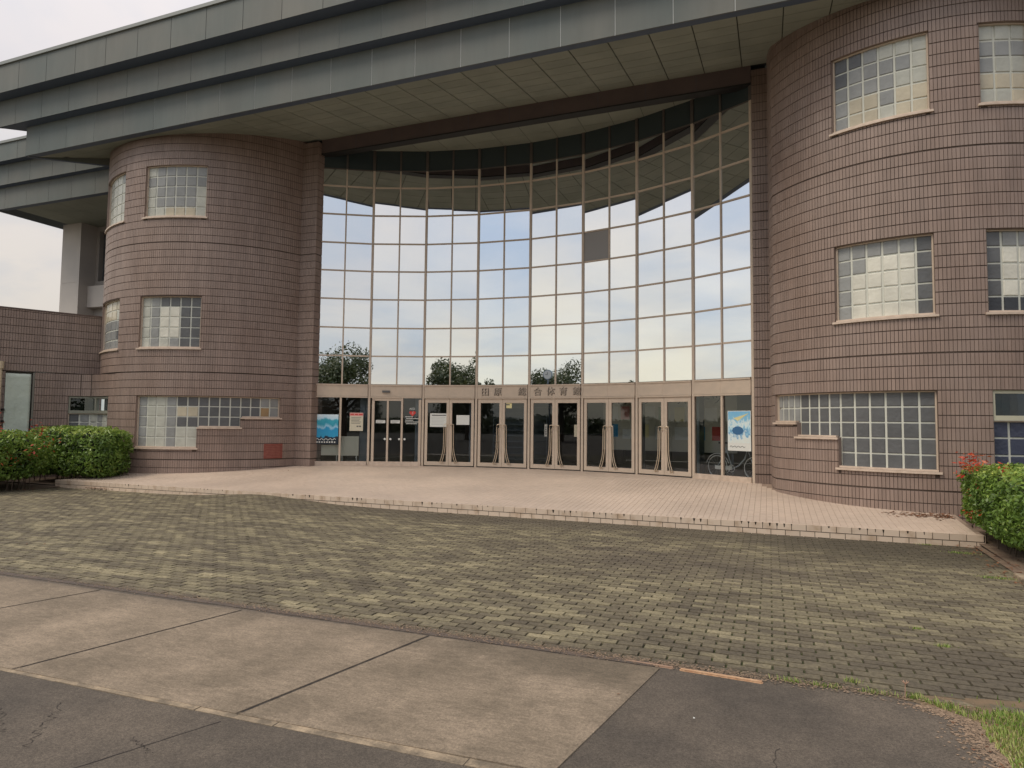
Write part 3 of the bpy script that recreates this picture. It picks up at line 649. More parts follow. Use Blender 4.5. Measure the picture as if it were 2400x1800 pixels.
# soffit boards, rising gently towards the beam
def sz(y): return 10.275+.17*(y-14.1)
sb_ = MB(); sb_.hexa([(-22.2, 14.05, sz(14.05)+.03), (14, 14.05, sz(14.05)+.03), (14, 17.5, sz(17.5)+.03), (-19.2, 17.5, sz(17.5)+.03), (-22.2, 14.05, sz(14.05)+.3), (14, 14.05, sz(14.05)+.3), (14, 17.5, sz(17.5)+.3), (-19.2, 17.5, sz(17.5)+.3)])
sb_.hexa([(-13.5, 17.5, 10.63), (0, 17.5, 10.63), (0, 20, 10.63), (-13.5, 20, 10.63), (-13.5, 17.5, 10.9), (0, 17.5, 10.9), (0, 20, 10.9), (-13.5, 20, 10.9)])
sb_.hexa([(-20.6, 17.5, 10.9), (-13.5, 17.5, 10.9), (-13.5, 22, 10.9), (-17.5, 22, 10.9), (-20.6, 17.5, 11.0), (-13.5, 17.5, 11.0), (-13.5, 22, 11.0), (-17.5, 22, 11.0)])
sb_.build('soffit_backing', soffit_back, cp)
rows_ = [14.10+i*(3.125/7) for i in range(8)]
k = -25
x = -10.575-.912*13
while x < 10:
    for j in range(7):
        y0, y1 = rows_[j]+.007, rows_[j+1]-.007
        xl = x+.012; xr = x+.912-.012
        lim = -22.25+1.246*(y0-14.05)
        if xr < lim+.1: continue
        xl = max(xl, lim)
        m = MB(); m.hexa([(xl, y1, sz(y1)+.02), (xr, y1, sz(y1)+.02), (xr, y0, sz(y0)+.02), (xl, y0, sz(y0)+.02), (xl, y1, sz(y1)), (xr, y1, sz(y1)), (xr, y0, sz(y0)), (xl, y0, sz(y0))])
        m.build('soffit_panel', soffit_m, cp)
    x += .912
x = -10.575-.912*3
while x < -.4:
    for (y0, y1) in ((17.51, 18.1), (18.1, 18.7), (18.7, 19.3)):
        m = MB(); m.hexa([(x+.007, y1-.007, 10.64), (x+.905, y1-.007, 10.64), (x+.905, y0+.007, 10.64), (x+.007, y0+.007, 10.64), (x+.007, y1-.007, 10.62), (x+.905, y1-.007, 10.62), (x+.905, y0+.007, 10.62), (x+.007, y0+.007, 10.62)])
        m.build('soffit_panel', soffit_m, cp)
    x += .912
m = MB(); m.box(-13.37, -.335, 17.22, 17.5, 10.36, 10.95); m.box(-13.37, -.335, 17.205, 17.5, 10.325, 10.36, mi=1); m.build('beam', [beam_m, black_m], cp)
m = MB()
for bx in [-13.37+i*1.3 for i in range(1, 10)]: m.box(bx, bx+.006, 17.2175, 17.22, 10.37, 10.95)
m.build('beam_joint', darkstrip_m, cp)

# ---- concave glass wall, eight flat bays of two panes
GC, GR = (-6.92, 7.38), 11.9
V = [Vector((GC[0]+GR*math.sin((-8+2*i)*.0731), GC[1]+GR*math.cos((-8+2*i)*.0731), 0)) for i in range(9)]
ZR = [2.93, 3.85, 4.76, 5.69, 6.61, 7.52, 8.45, 9.38, 9.95]
spandrel_m = mat('dark_teal_spandrel', (.045, .062, .066), .25, spec=.5); shademull_m = mat('painted_shade_mullion', (.10, .085, .075), .5)  # mullion tops: shade below the soffit is put into their colour
FL = .35
GW = link(None, 'glass_wall', BL)
def bay(i):
    a, b = V[i], V[i+1]; d = (b-a).normalized(); n = Vector((d.y, -d.x, 0)); return a, d, n, (b-a).length
UP = Vector((0, 0, 1))
for i in range(8):
    a, d, n, L = bay(i)
    for c in range(2):
        u0_, u1_ = (L/2*c, L/2*(c+1))
        for r_ in range(8):
            g_ = .02; z0, z1 = ZR[r_], ZR[r_+1]; mt_ = mirror_m
            if i == 5 and c == 0 and r_ == 4: mt_ = dark_pane
            dx = rnd.uniform(-.0014, .0014); dz = rnd.uniform(-.0012, .0012)
            m = MB(); P = lambda u, z, o: a+d*u+UP*z+n*o
            m.hexa([P(u0_+g_, z0+g_, -.012), P(u1_-g_, z0+g_, -.012), P(u1_-g_, z1-g_, -.012), P(u0_+g_, z1-g_, -.012), P(u0_+g_, z0+g_, -dx-dz), P(u1_-g_, z0+g_, dx-dz), P(u1_-g_, z1-g_, dx+dz), P(u0_+g_, z1-g_, -dx+dz)]) if mt_ is dark_pane else m.quad(P(u0_+g_, z0+g_, -dx-dz), P(u1_-g_, z0+g_, dx-dz), P(u1_-g_, z1-g_, dx+dz), P(u0_+g_, z1-g_, -dx+dz))
            m.build('glass_pane', mt_, GW)
    m = MB()
    # middle mullion (upper), transoms
    m.obox(a, d, n, UP, L/2-.021, L/2+.021, -.06, .03, 2.93, 9.94); m.build('mullion', alu_m, GW)
    for r_ in range(1, 8):
        for (q0, q1) in ((.05, L/2-.03), (L/2+.03, L-.05)):
            m = MB(); m.obox(a, d, n, UP, q0, q1, -.05, .03, ZR[r_]-.021, ZR[r_]+.021); m.build('transom', alu_m, GW)
    for (q0, q1) in ((.04, L/2-.03), (L/2+.03, L-.04)):
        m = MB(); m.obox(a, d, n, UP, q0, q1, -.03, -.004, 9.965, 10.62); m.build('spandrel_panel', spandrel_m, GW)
    m = MB(); m.obox(a, d, n, UP, L/2-.03, L/2+.03, -.05, .02, 9.94, 10.62); m.obox(a, d, n, UP, .04, L/2-.03, -.05, .012, 9.93, 9.965); m.obox(a, d, n, UP, L/2+.03, L-.04, -.05, .012, 9.93, 9.965); m.build('spandrel_frame', shademull_m, GW)
    m = MB(); m.obox(a, d, n, UP, .05, L/2-.03, -.06, .052, 2.55, 2.93); m.obox(a, d, n, UP, L/2+.03, L-.05, -.06, .052, 2.55, 2.93)
    m.obox(a, d, n, UP, L/2-.03, L/2+.03, -.06, .048, 2.55, 2.93)
    m.obox(a, d, n, UP, .05, L-.05, -.06, .075, 2.895, 2.935); m.obox(a, d, n, UP, .05, L-.05, -.06, .066, 2.505, 2.545)
    m.build('door_header', alu_m, GW)
for i in range(9):
    m = MB(); v = V[i]; n = (Vector((GC[0], GC[1], 0))-v).normalized(); d = Vector((-n.y, n.x, 0))
    m.obox(v, d, n, UP, -.034, .034, -.08, .035, FL, 9.94); m.build('mullion', alu_m, GW)
    m = MB(); m.obox(v, d, n, UP, -.045, .045, -.08, .03, 9.94, 10.62); m.build('spandrel_post', shademull_m, GW)  # top of the same mullion, in the colour with shade painted in
    if 0 < i < 8:
        m = MB(); m.obox(v-n*.55+d*(-.22), d, n, UP, -.13, .13, -.13, .13, FL, 10.6); m.build('steel_column', steel_m, GW)
# interior shell
m = MB()
m.box(-14.0, .1, 26.0, 26.2, FL, 10.7); m.box(-14.1, -13.95, 17.7, 26.2, FL, 10.7); m.box(.1, .25, 17.7, 26.2, FL, 10.7); m.box(-14, .1, 19.9, 26.2, 10.7, 10.8)
m.box(-14, .1, 20.5, 26, 3.3, 3.55)
m.build('interior_wall', inner_m, GW)
m = MB(); m.box(-14, .1, 17.4, 26, FL-.08, FL-.008); m.build('interior_floor', innerfl_m, GW)

# fixed bays and doors below the header
def fixed_light(i, cols, label):
    a, d, n, L = bay(i); w = link(None, 'shopfront_light', BL, label=label)
    m = MB(); m.obox(a, d, n, UP, .05, L-.05, -.06, .06, FL, FL+.13); m.build('bottom_rail', alu2_m, w)
    us = [.05]+cols+[L-.05]
    for k in range(len(cols)):
        m = MB(); m.obox(a, d, n, UP, cols[k]-.03, cols[k]+.03, -.05, .05, FL+.13, 2.505); m.build('stile', alu_m, w)
    for k in range(len(us)-1):
        m = MB(); P = lambda u, z: a+d*u+UP*z-n*.01
        m.quad(P(us[k]+.005, FL+.13), P(us[k+1]-.005, FL+.13), P(us[k+1]-.005, 2.505), P(us[k]+.005, 2.505)); m.build('glass_pane', door_glass, w)
    return w
fixed_light(0, [.85], 'fixed glazing with the blue poster at the left end of the doors'); fixed_light(7, [.87], 'fixed glazing with the bicycle behind at the right end of the doors')
w = fixed_light(1, [.61, 1.067], 'automatic sliding door bay with narrow glass leaves')
a, d, n, L = bay(1)
m = MB()
for u in (.14, 1.64): m.obox(a, d, n, UP, u-.04, u+.04, -.05, .045, FL+.13, 2.46)
m.obox(a, d, n, UP, .10, 1.05, -.05, .045, 2.42, 2.503); m.build('door_frame', alu_m, w)
for u in (.53, .71, .99, 1.16):
    m = MB(); c = a+d*u+UP*1.195+n*.02; m.tube([c-n*.02, c+n*.02], .035, 10); m.build('push_knob', wpaper, w)
for u in (.379, .85):
    m = MB(); m.obox(a, d, n, UP, u-.15, u+.15, .001, .004, 1.70, 1.80); m.build('door_notice', wpaper, w)
    for k in range(3):
        m = MB(); m.obox(a, d, n, UP, u-.12, u+.12-.04*k, .005, .006, 1.78-.03*k-.008, 1.78-.03*k); m.build('notice_text', greyp, w)
def double_door(i, label):
    a, d, n, L = bay(i); w = link(None, 'double_door', BL, label=label)
    mid = L/2
    for sgn in (-1, 1):
        u0_, u1_ = (.07, mid-.004) if sgn < 0 else (mid+.004, L-.07)
        lf = MB(); z0, z1 = FL+.03, 2.50
        lf.obox(a, d, n, UP, u0_, u0_+.085, -.03, .03, z0, z1); lf.obox(a, d, n, UP, u1_-.085, u1_, -.03, .03, z0, z1)
        lf.obox(a, d, n, UP, u0_+.085, u1_-.085, -.03, .028, z1-.13, z1); lf.obox(a, d, n, UP, u0_+.085, u1_-.085, -.03, .028, z0, z0+.12)
        lf.build('door_leaf', alu_m, w)
        m = MB(); P = lambda u, z: a+d*u+UP*z
        m.quad(P(u0_+.08, z0+.115), P(u1_-.08, z0+.115), P(u1_-.08, z1-.125), P(u0_+.08, z1-.125)); m.build('glass_pane', door_glass, w)
        m = MB(); u = mid+sgn*.13
        Q = lambda uu, z, o=.075: a+d*(mid+sgn*uu)+UP*z+n*o
        m.tube([Q(.045, 1.66, .03), Q(.045, 1.68, .07), Q(.09, 1.70), Q(.15, 1.68), Q(.155, 1.60), Q(.16, 1.2), Q(.165, .95), Q(.185, .80), Q(.225, .63), Q(.27, .50), Q(.27, .45, .03)], .0115, 8)
        m.tube([Q(.045, 1.60, .03), Q(.05, 1.61, .07), Q(.10, 1.58), Q(.105, 1.3), Q(.11, .98), Q(.13, .80), Q(.165, .63), Q(.205, .50), Q(.205, .45, .03)], .0115, 8)
        m.build('door_handle', brass_m, w)
    m = MB(); m.obox(a, d, n, UP, .05, L-.05, -.05, .05, FL-.012, FL+.012); m.build('threshold', black_m, w)
    return w
for i, lab in zip(range(2, 7), ('first double door from the left, with two white notices', 'second double door from the left, with a small yellow paper at its top', 'third double door from the left, in the middle of the glass wall', 'fourth double door from the left', 'fifth double door, nearest the right tower')):
    double_door(i, lab)
def on_bay(i, name, u0_, u1_, z0, z1, off, m_, label=None, cat=None, parent=None, th_=.004, **k):
    a, d, n, L = bay(i); m = MB(); m.obox(a, d, n, UP, u0_, u1_, off, off+th_, z0, z1); return m.build(name, m_, parent, label=label, cat=cat, **k)
# sensor and plaque
on_bay(1, 'door_sensor', .43, .67, 2.675, 2.745, .053, greyp, parent=BL, th_=.05)

# ------------------------------------------------------------------ lettering above the doors
sg = thing('facility_sign', 'row of raised beige characters on the header above the middle doors', 'sign')
letter_m = mat('beige_letter', (.50, .41, .33), .4, .3); 
for ch, (bi, u) in zip('田原総合体育館', [(3, .306), (3, .725), (3, 1.526), (4, .30), (4, .73), (4, 1.14), (4, 1.575)]):
    me = text_mesh(ch, .27, .012); me.materials.append(letter_m)
    a, d, n, L = bay(bi); c = a+d*u+UP*2.628+n*.068
    mt = Matrix((d, UP, n)).transposed().to_4x4(); mt.translation = c
    link(me, 'letter', sg, matrix=mt)
    sh = me.copy(); sh.materials.clear(); sh.materials.append(black_m); mt2 = mt.copy(); mt2.translation = c-n*.010+d*.012-UP*.008; link(sh, 'letter_edge', sg, matrix=mt2)

# ------------------------------------------------------------------ posters and notices (things)
def wave_mat(name, stops, sc_=3, rot=0):
    m = bpy.data.materials.new(name); m.use_nodes = True; t = m.node_tree; b = t.nodes['Principled BSDF']; b.inputs['Roughness'].default_value = .45
    tc = t.nodes.new('ShaderNodeTexCoord'); sp = t.nodes.new('ShaderNodeSeparateXYZ'); t.links.new(tc.outputs['Generated'], sp.inputs[0])
    n = t.nodes.new('ShaderNodeTexNoise'); n.inputs['Scale'].default_value = sc_; n.inputs['Detail'].default_value = 5; t.links.new(tc.outputs['Generated'], n.inputs['Vector'])
    ma = t.nodes.new('ShaderNodeMath'); ma.operation = 'MULTIPLY_ADD'; ma.inputs[1].default_value = .35 if not rot else .9; t.links.new(n.outputs['Fac'], ma.inputs[0])
    sub = t.nodes.new('ShaderNodeMath'); sub.operation = 'SUBTRACT'; sub.inputs[1].default_value = .17 if not rot else .45; t.links.new(sp.outputs[2], sub.inputs[0]); t.links.new(sub.outputs[0], ma.inputs[2])
    r_ = t.nodes.new('ShaderNodeValToRGB'); el = r_.color_ramp.elements
    el[0].position = stops[0][0]; el[0].color = (*stops[0][1], 1); el[1].position = stops[-1][0]; el[1].color = (*stops[-1][1], 1)
    for p_, c in stops[1:-1]: e = el.new(p_); e.color = (*c, 1)
    t.links.new(ma.outputs[0], r_.inputs[0]); t.links.new(r_.outputs[0], b.inputs['Base Color']); return m
lake = wave_mat('lake_print', [(0, (.01, .02, .03)), (.22, (.01, .02, .04)), (.26, (.03, .35, .62)), (.5, (.02, .33, .62)), (.56, (.35, .65, .85)), (.66, (.03, .35, .5)), (.8, (.05, .42, .55)), (.86, (.55, .8, .95)), (1, (.75, .9, .98))])
snow = wave_mat('pale_blue_print', [(0, (.72, .78, .74)), (.15, (.70, .80, .80)), (.3, (.12, .35, .6)), (.45, (.45, .72, .85)), (.6, (.75, .85, .85)), (.75, (.25, .55, .75)), (1, (.2, .5, .78))], 6, 1)
p1 = thing('blue_poster', 'blue lake landscape poster behind the leftmost pane of the entrance', 'poster')
on_bay(0, 'poster_sheet', .075, .79, 1.02, 1.96, .004, lake, parent=p1)
for k in range(8):
    on_bay(0, 'poster_lettering', .12+.078*k, .165+.078*k, 1.06, 1.10+rnd.random()*.01, .009, wpaper, parent=p1, th_=.001)
a, d, n, L = bay(0); m = MB(); pts = [a+d*(.12+.04*k)+UP*(1.17+.03*math.sin(k*1.9))+n*.0105 for k in range(16)]
m.tube(pts, .012, 5); m.build('poster_lettering', wpaper, p1)
p2 = thing('red_topped_notice', 'cream notice with a red heading on the second pane of the entrance', 'notice')
on_bay(0, 'notice_sheet', 1.14, 1.56, 1.445, 2.025, .002, mat('cream_paper', (.66, .62, .48), .6), parent=p2); on_bay(0, 'notice_heading', 1.14, 1.56, 1.92, 2.02, .007, pinkp, parent=p2, th_=.001)
for (q0, q1) in ((1.16, 1.27), (1.30, 1.40), (1.43, 1.54)): on_bay(0, 'notice_heading_text', q0, q1, 1.95, 1.99, .009, redpaper, parent=p2, th_=.001)
for k in range(5): on_bay(0, 'notice_text', 1.19, 1.50-.03*(k % 3), 1.86-k*.045, 1.873-k*.045, .007, greyp, parent=p2, th_=.001)
for u in (1.36, 1.44): on_bay(0, 'notice_mark', u, u+.06, 1.57, 1.61, .007, greyp, parent=p2, th_=.001)
p3 = thing('blue_white_poster', 'tall pale blue and white poster on the pane beside the right pilaster', 'poster')
on_bay(7, 'poster_sheet', 1.015, 1.66, 1.115, 2.115, .003, wpaper, parent=p3); on_bay(7, 'poster_picture', 1.03, 1.645, 1.31, 2.10, .008, snow, parent=p3, th_=.001)
a, d, n, L = bay(7)
def onb(u, z, o): return a+d*u+UP*z+n*o
m = MB(); m.tube([onb(1.08+.035*k, 1.22+.02*math.sin(k*2.1), .011) for k in range(13)], .006, 5); m.build('poster_lettering', greyp, p3)
m = MB(); m.poly([onb(1.18, 1.93, .012), onb(1.5, 2.02, .012), onb(1.62, 2.06, .012), onb(1.3, 1.86, .012)]); m.build('poster_shape', yellowp, p3)
m = MB(); m.poly([onb(1.2+.1*math.cos(t_)*1.6+.1, 1.62+.09*math.sin(t_)*1.2, .0125) for t_ in [k*math.pi/5 for k in range(10)]]); m.build('poster_shape', mat('deep_blue_print', (.04, .14, .3), .5), p3)
p4 = thing('door_notice', 'wide white framed notice on the left leaf of the first double door', 'notice')
on_bay(2, 'notice_sheet', .235, .81, 1.60, 2.03, .004, wpaper, parent=p4); on_bay(2, 'notice_heading', .29, .76, 1.955, 1.985, .009, greyp, parent=p4, th_=.001)
for k in range(6): on_bay(2, 'notice_text', .29, .74-.05*(k % 2), 1.90-k*.045, 1.908-k*.045, .009, mat('faint_print', (.45, .48, .46), .6) if k == 0 else MATS['faint_print'], parent=p4, th_=.001)
p5 = thing('door_notice', 'smaller blank white sheet on the right leaf of the first double door', 'notice'); on_bay(2, 'notice_sheet', 1.10, 1.52, 1.675, 1.98, .004, wpaper, parent=p5)
p6 = thing('yellow_sticker', 'small pale yellow paper at the top corner of the second double door', 'sticker'); on_bay(3, 'paper', 1.0, 1.18, 2.21, 2.37, .004, yellowp, parent=p6); on_bay(3, 'paper_mark', 1.0, 1.11, 2.30, 2.335, .009, greyp, parent=p6, th_=.001)
p7 = thing('paper_strip', 'narrow upright paper strip on the left leaf of the third double door', 'notice'); on_bay(4, 'paper', .52, .61, 1.35, 1.72, .002, mat('grey_paper', (.34, .34, .31), .6), parent=p7)
for k in range(4): on_bay(4, 'strip_text', .54, .59, 1.40+.07*k, 1.45+.07*k, .007, greyp, parent=p7, th_=.001)
p8 = thing('paper_sheet', 'cream paper sheet at the edge of the right leaf of the third double door', 'notice'); on_bay(4, 'paper', 1.48, 1.585, 1.36, 1.72, .004, mat('dull_cream_paper', (.40, .37, .28), .6), parent=p8)
# AED sticker: white letters, red heart, white lines
ae = thing('aed_sticker', 'white AED lettering with a red heart on the sliding door glass', 'sticker')
me = text_mesh('AED', .095, .001); me.materials.append(wpaper); a, d, n, L = bay(1); mt = Matrix((d, UP, n)).transposed().to_4x4(); mt.translation = a+d*1.385+UP*2.135+n*.004; link(me, 'letters', ae, matrix=mt)
hp = []
for k in range(24):
    t_ = k*2*math.pi/24; hp.append((.1*(math.sin(t_)**3), .1*(13*math.cos(t_)-5*math.cos(2*t_)-2*math.cos(3*t_)-math.cos(4*t_))/16))
m = MB(); m.poly([a+d*(1.40+x_*1.05)+UP*(2.025+z_)+n*.003 for x_, z_ in hp]); m.build('heart', redpaper, ae)
m = MB(); bz = [(.01, .06), (-.03, 0), (0, .005), (-.015, -.05), (.035, .015), (.005, .012), (.035, .06)]; m.poly([a+d*(1.40+x_)+UP*(2.02+z_)+n*.005 for x_, z_ in bz]); m.build('bolt_mark', pinkp, ae)
for (z, u0_, u1_) in ((1.90, 1.17, 1.42), (1.845, 1.2, 1.6), (1.79, 1.17, 1.42), (1.735, 1.16, 1.6), (1.68, 1.2, 1.55)):
    u = u0_
    while u < u1_:
        ww = .032; m = MB(); m.obox(a, d, n, UP, u, min(u+ww-.008, u1_), .003, .004, z, z+.026); m.build('sticker_text', wpaper, ae); u += ww
# plaque on the left tower
pq = thing('wall_plaque', 'rust red square plaque low on the left tower beside the entrance', 'plaque')
m = MB(); seg(m, loL, SLo(57.3), SLo(65.3), .585, 1.035, .03, .002); m.build('plaque_plate', plaque_m, pq)
for k in range(7):
    m = MB(); seg(m, loL, SLo(58.2), SLo(64.4), .64+.05*k, .648+.05*k, .033, .03); m.build('plaque_text', mat('plaque_line', (.30, .12, .09), .5) if k == 0 else MATS['plaque_line'], pq)

# ------------------------------------------------------------------ inside the entrance
def inside_box(i, u0_, u1_, z0, z1, back, label):
    a, d, n, L = bay(i); w = thing('cream_cabinet', label, 'cabinet')
    m = MB(); m.obox(a, d, n, UP, u0_, u1_, -back-.04, -back, z0, z1); m.build('front_panel', wbox_m, w)
    for u in (u0_+.05, u1_-.08):
        m = MB(); m.obox(a, d, n, UP, u, u+.03, -back-.03, -back, FL, z0); m.build('leg', wpaper, w)
inside_box(0, .12, .80, .655, .99, .22, 'low cream panel stand inside the leftmost pane, under the blue poster')
inside_box(0, .84, 1.42, .645, 1.265, .22, 'taller cream panel stand inside the second pane')
# display board with pinned papers, seen through the fifth double door
bd = thing('display_board', 'wide grey display board with pinned papers and sports heading inside the hall', 'display board')
bo = Vector((-4.9, 20.6, 0)); bd_ = Vector((.985, -.17, 0)).normalized(); bn = Vector((bd_.y, -bd_.x, 0))
m = MB(); m.obox(bo, bd_, bn, UP, 0, 4.1, -.05, 0, .95, 2.75); m.build('board_face', mat('board_grey', (.62, .60, .50), .8), bd)
m = MB(); m.obox(bo, bd_, bn, UP, .1, .16, -.05, 0, FL, .95); m.obox(bo, bd_, bn, UP, 3.94, 4.0, -.05, 0, FL, .95); m.build('board_legs', steel_m, bd)
for (u, z, ww, hh, mm) in ((.2, 1.9, .3, .4, wpaper), (.6, 1.9, .28, .4, pinkp), (1.0, 1.85, .3, .42, redpaper), (1.4, 1.9, .3, .4, wpaper), (1.8, 1.9, .3, .38, greenp), (.2, 1.35, .3, .4, bluep), (.65, 1.3, .35, .3, wpaper), (1.2, 1.35, .3, .4, yellowp), (1.7, 1.3, .3, .4, wpaper), (2.3, 1.85, .3, .42, yellowp), (2.75, 1.85, .3, .42, bluep), (3.2, 1.85, .35, .4, wpaper), (2.3, 1.3, .4, .38, wpaper), (2.9, 1.3, .3, .4, bluep), (3.4, 1.3, .3, .4, redpaper)):
    m = MB(); m.obox(bo, bd_, bn, UP, u, u+ww, .001, .006, z, z+hh); m.build('pinned_paper', mm, bd)
me = text_mesh('スポーツ', .34, .004, 'LEFT'); me.materials.append(greyp); mt = Matrix((bd_, UP, bn)).transposed().to_4x4(); mt.translation = bo+bd_*2.35+UP*2.38+bn*.004; link(me, 'board_heading', bd, matrix=mt)
me = text_mesh('スポーツ', .34, .004, 'LEFT'); me.materials.append(greyp); mt = mt.copy(); mt.translation = bo+bd_*.25+UP*2.38+bn*.004; link(me, 'board_heading', bd, matrix=mt)
# shelf of trophies/shoe lockers, seen through the second double door
lk = thing('shoe_locker', 'dark grey shelf unit of horizontal shelves inside behind the second double door', 'shelf unit')
lo_ = Vector((-8.6, 20.4, 0)); m = MB(); m.box(lo_.x, lo_.x+1.9, lo_.y, lo_.y+.4, FL, FL+.06); m.box(lo_.x, lo_.x+.03, lo_.y, lo_.y+.4, FL, 2.4); m.box(lo_.x+1.87, lo_.x+1.9, lo_.y, lo_.y+.4, FL, 2.4); m.box(lo_.x, lo_.x+1.9, lo_.y+.38, lo_.y+.4, FL, 2.4); m.build('carcass', steel_m, lk)
for k in range(10):
    m = MB(); m.box(lo_.x+.03, lo_.x+1.87, lo_.y, lo_.y+.37, .55+k*.19, .575+k*.19); m.build('shelf', steel_m, lk)
tb = thing('reception_counter', 'long dark reception counter deep inside the hall behind the doors', 'counter')
m = MB(); m.box(-8.5, -4.9, 23.6, 24.2, FL, 1.35); m.build('counter_front', mat('counter_wood', (.10, .06, .04), .5), tb); m = MB(); m.box(-8.6, -4.8, 23.5, 24.25, 1.35, 1.40); m.build('counter_top', mat('counter_top', (.3, .3, .3), .4), tb)
# bicycle behind the last bay
a, d, n, L = bay(7)
bk = thing('bicycle', 'light framed bicycle parked just inside the right end of the glass wall', 'bicycle')
O = a-n*.38; B = lambda u, z, o=0: O+d*u+UP*(z)+n*o
Rw = .31; zc_ = FL-.0+Rw+.012
def wheel(u):
    w = link(None, 'wheel', bk)
    for nm, rr, tr_, mm in (('tyre', Rw, .016, rubber_m), ('rim', Rw-.03, .014, chrome_m)):
        m = MB(); m.tube([B(u+rr*math.cos(t_*math.pi/16), zc_+rr*math.sin(t_*math.pi/16)) for t_ in range(33)], tr_, 6); m.build(nm, mm, w)
    m = MB()
    for k in range(16): m.tube([B(u, zc_, .02*(-1)**k), B(u+(Rw-.03)*math.cos(k*math.pi/8), zc_+(Rw-.03)*math.sin(k*math.pi/8))], .0022, 4)
    m.build('spokes', chrome_m, w); m = MB(); m.tube([B(u, zc_, -.05), B(u, zc_, .05)], .022, 8); m.build('hub', chrome_m, w)
wheel(.46); wheel(1.52)
paint = mat('silver_blue_paint', (.66, .74, .80), .3, 0)
m = MB(); bbu, bbz = .90, zc_-.03
m.tube([B(.46, zc_), B(bbu, bbz)], .011); m.tube([B(.46, zc_), B(.73, zc_+.42)], .010); m.tube([B(bbu, bbz), B(.70, zc_+.50)], .015)
m.tube([B(bbu, bbz), B(1.08, bbz+.08), B(1.25, bbz+.26), B(1.33, zc_+.48)], .018); m.tube([B(1.30, zc_+.55), B(1.36, zc_+.40), B(1.52, zc_)], .014); m.build('frame', paint, bk)
m = MB(); m.tube([B(.69, zc_+.50), B(.68, zc_+.60)], .012); m.build('seat_post', chrome_m, bk)
m = MB(); m.hexa([B(.55, zc_+.60, -.08), B(.85, zc_+.60, -.02), B(.85, zc_+.60, .02), B(.55, zc_+.60, .08), B(.54, zc_+.65, -.09), B(.84, zc_+.635, -.02), B(.84, zc_+.635, .02), B(.54, zc_+.65, .09)]); m.build('saddle', black_m, bk)
m = MB(); m.tube([B(1.29, zc_+.55), B(1.26, zc_+.72), B(1.2, zc_+.74, .12), B(1.1, zc_+.72, .25)], .011); m.tube([B(1.26, zc_+.72), B(1.2, zc_+.74, -.12), B(1.1, zc_+.72, -.25)], .011); m.build('handlebar', chrome_m, bk)
m = MB(); m.tube([B(bbu+.09*math.cos(t_*math.pi/8), bbz+.09*math.sin(t_*math.pi/8), .05) for t_ in range(17)], .012, 5); m.tube([B(bbu, bbz, .07), B(bbu-.11, bbz-.12, .07)], .012); m.build('chainring', chrome_m, bk)
m = MB(); m.obox(O, d, n, UP, .42, .92, .045, .06, zc_-.07, zc_+.03); m.build('chain_guard', chrome_m, bk)
m = MB(); m.tube([B(.46+(Rw+.03)*math.cos(t_), zc_+(Rw+.03)*math.sin(t_)) for t_ in [.3+k*.2 for k in range(14)]], .014, 5); m.build('mudguard', chrome_m, bk)

# ------------------------------------------------------------------ cloth banner, downpipe
cb = thing('cloth_banner', 'pale green white cloth hung over a tall opening in the left wing wall', 'banner')
m = MB(); nu, nv = 10, 26
cs0, cs1 = sc0-.03+.03, sc1-.10
def cpt(u, v): return loL.P(cs0+(cs1-cs0)*u, .05+(3.08-.05)*v, .03+.006*math.sin(v*9+u*3)+.018*math.sin(u*5+v*3))
for i in range(nu):
    for j in range(nv): m.quad(cpt(i/nu, j/nv), cpt((i+1)/nu, j/nv), cpt((i+1)/nu, (j+1)/nv), cpt(i/nu, (j+1)/nv))
ob = m.build('cloth', cloth_m, cb); b_ = bmesh.new(); b_.from_mesh(ob.data); bmesh.ops.remove_doubles(b_, verts=b_.verts, dist=.001); b_.to_mesh(ob.data); b_.free(); ob.modifiers.new('s', 'SOLIDIFY').thickness = .006
for p_ in ob.data.polygons: p_.use_smooth = True
m = MB(); seg(m, loL, sc0, sc1, -.1, 3.14, -.14, -.16); m.build('opening_panel', mat('grey_shutter', (.18, .18, .16), .6), BL)
m = MB(); seg(m, loL, sc1-.05, sc1-.003, -.05, 3.13, .0, -.14, 1); m.build('opening_frame', mat('bronze_frame', (.20, .19, .16), .5), BL)
dp = thing('downpipe', 'cream downpipe with black brackets at the left edge by the cloth banner', 'pipe')
q = loL.P(sc0-.14, 0, .10); m = MB(); m.tube([(q.x, q.y, -.1), (q.x, q.y, 3.2)], .045, 12); m.build('pipe', mat('cream_pipe', (.58, .47, .33), .5), dp)
m = MB(); m.tube([(q.x, q.y, 3.2), (q.x, q.y, 3.42)], [.075, .085], 12); m.build('rain_head', MATS['cream_pipe'], dp)
for z in (1.6, 1.95):
    m = MB(); q2 = loL.P(sc0-.03, 0, .09); m.box(q2.x-.03, q2.x+.03, q2.y-.03, q2.y+.03, z, z+.07); m.build('bracket', black_m, dp)

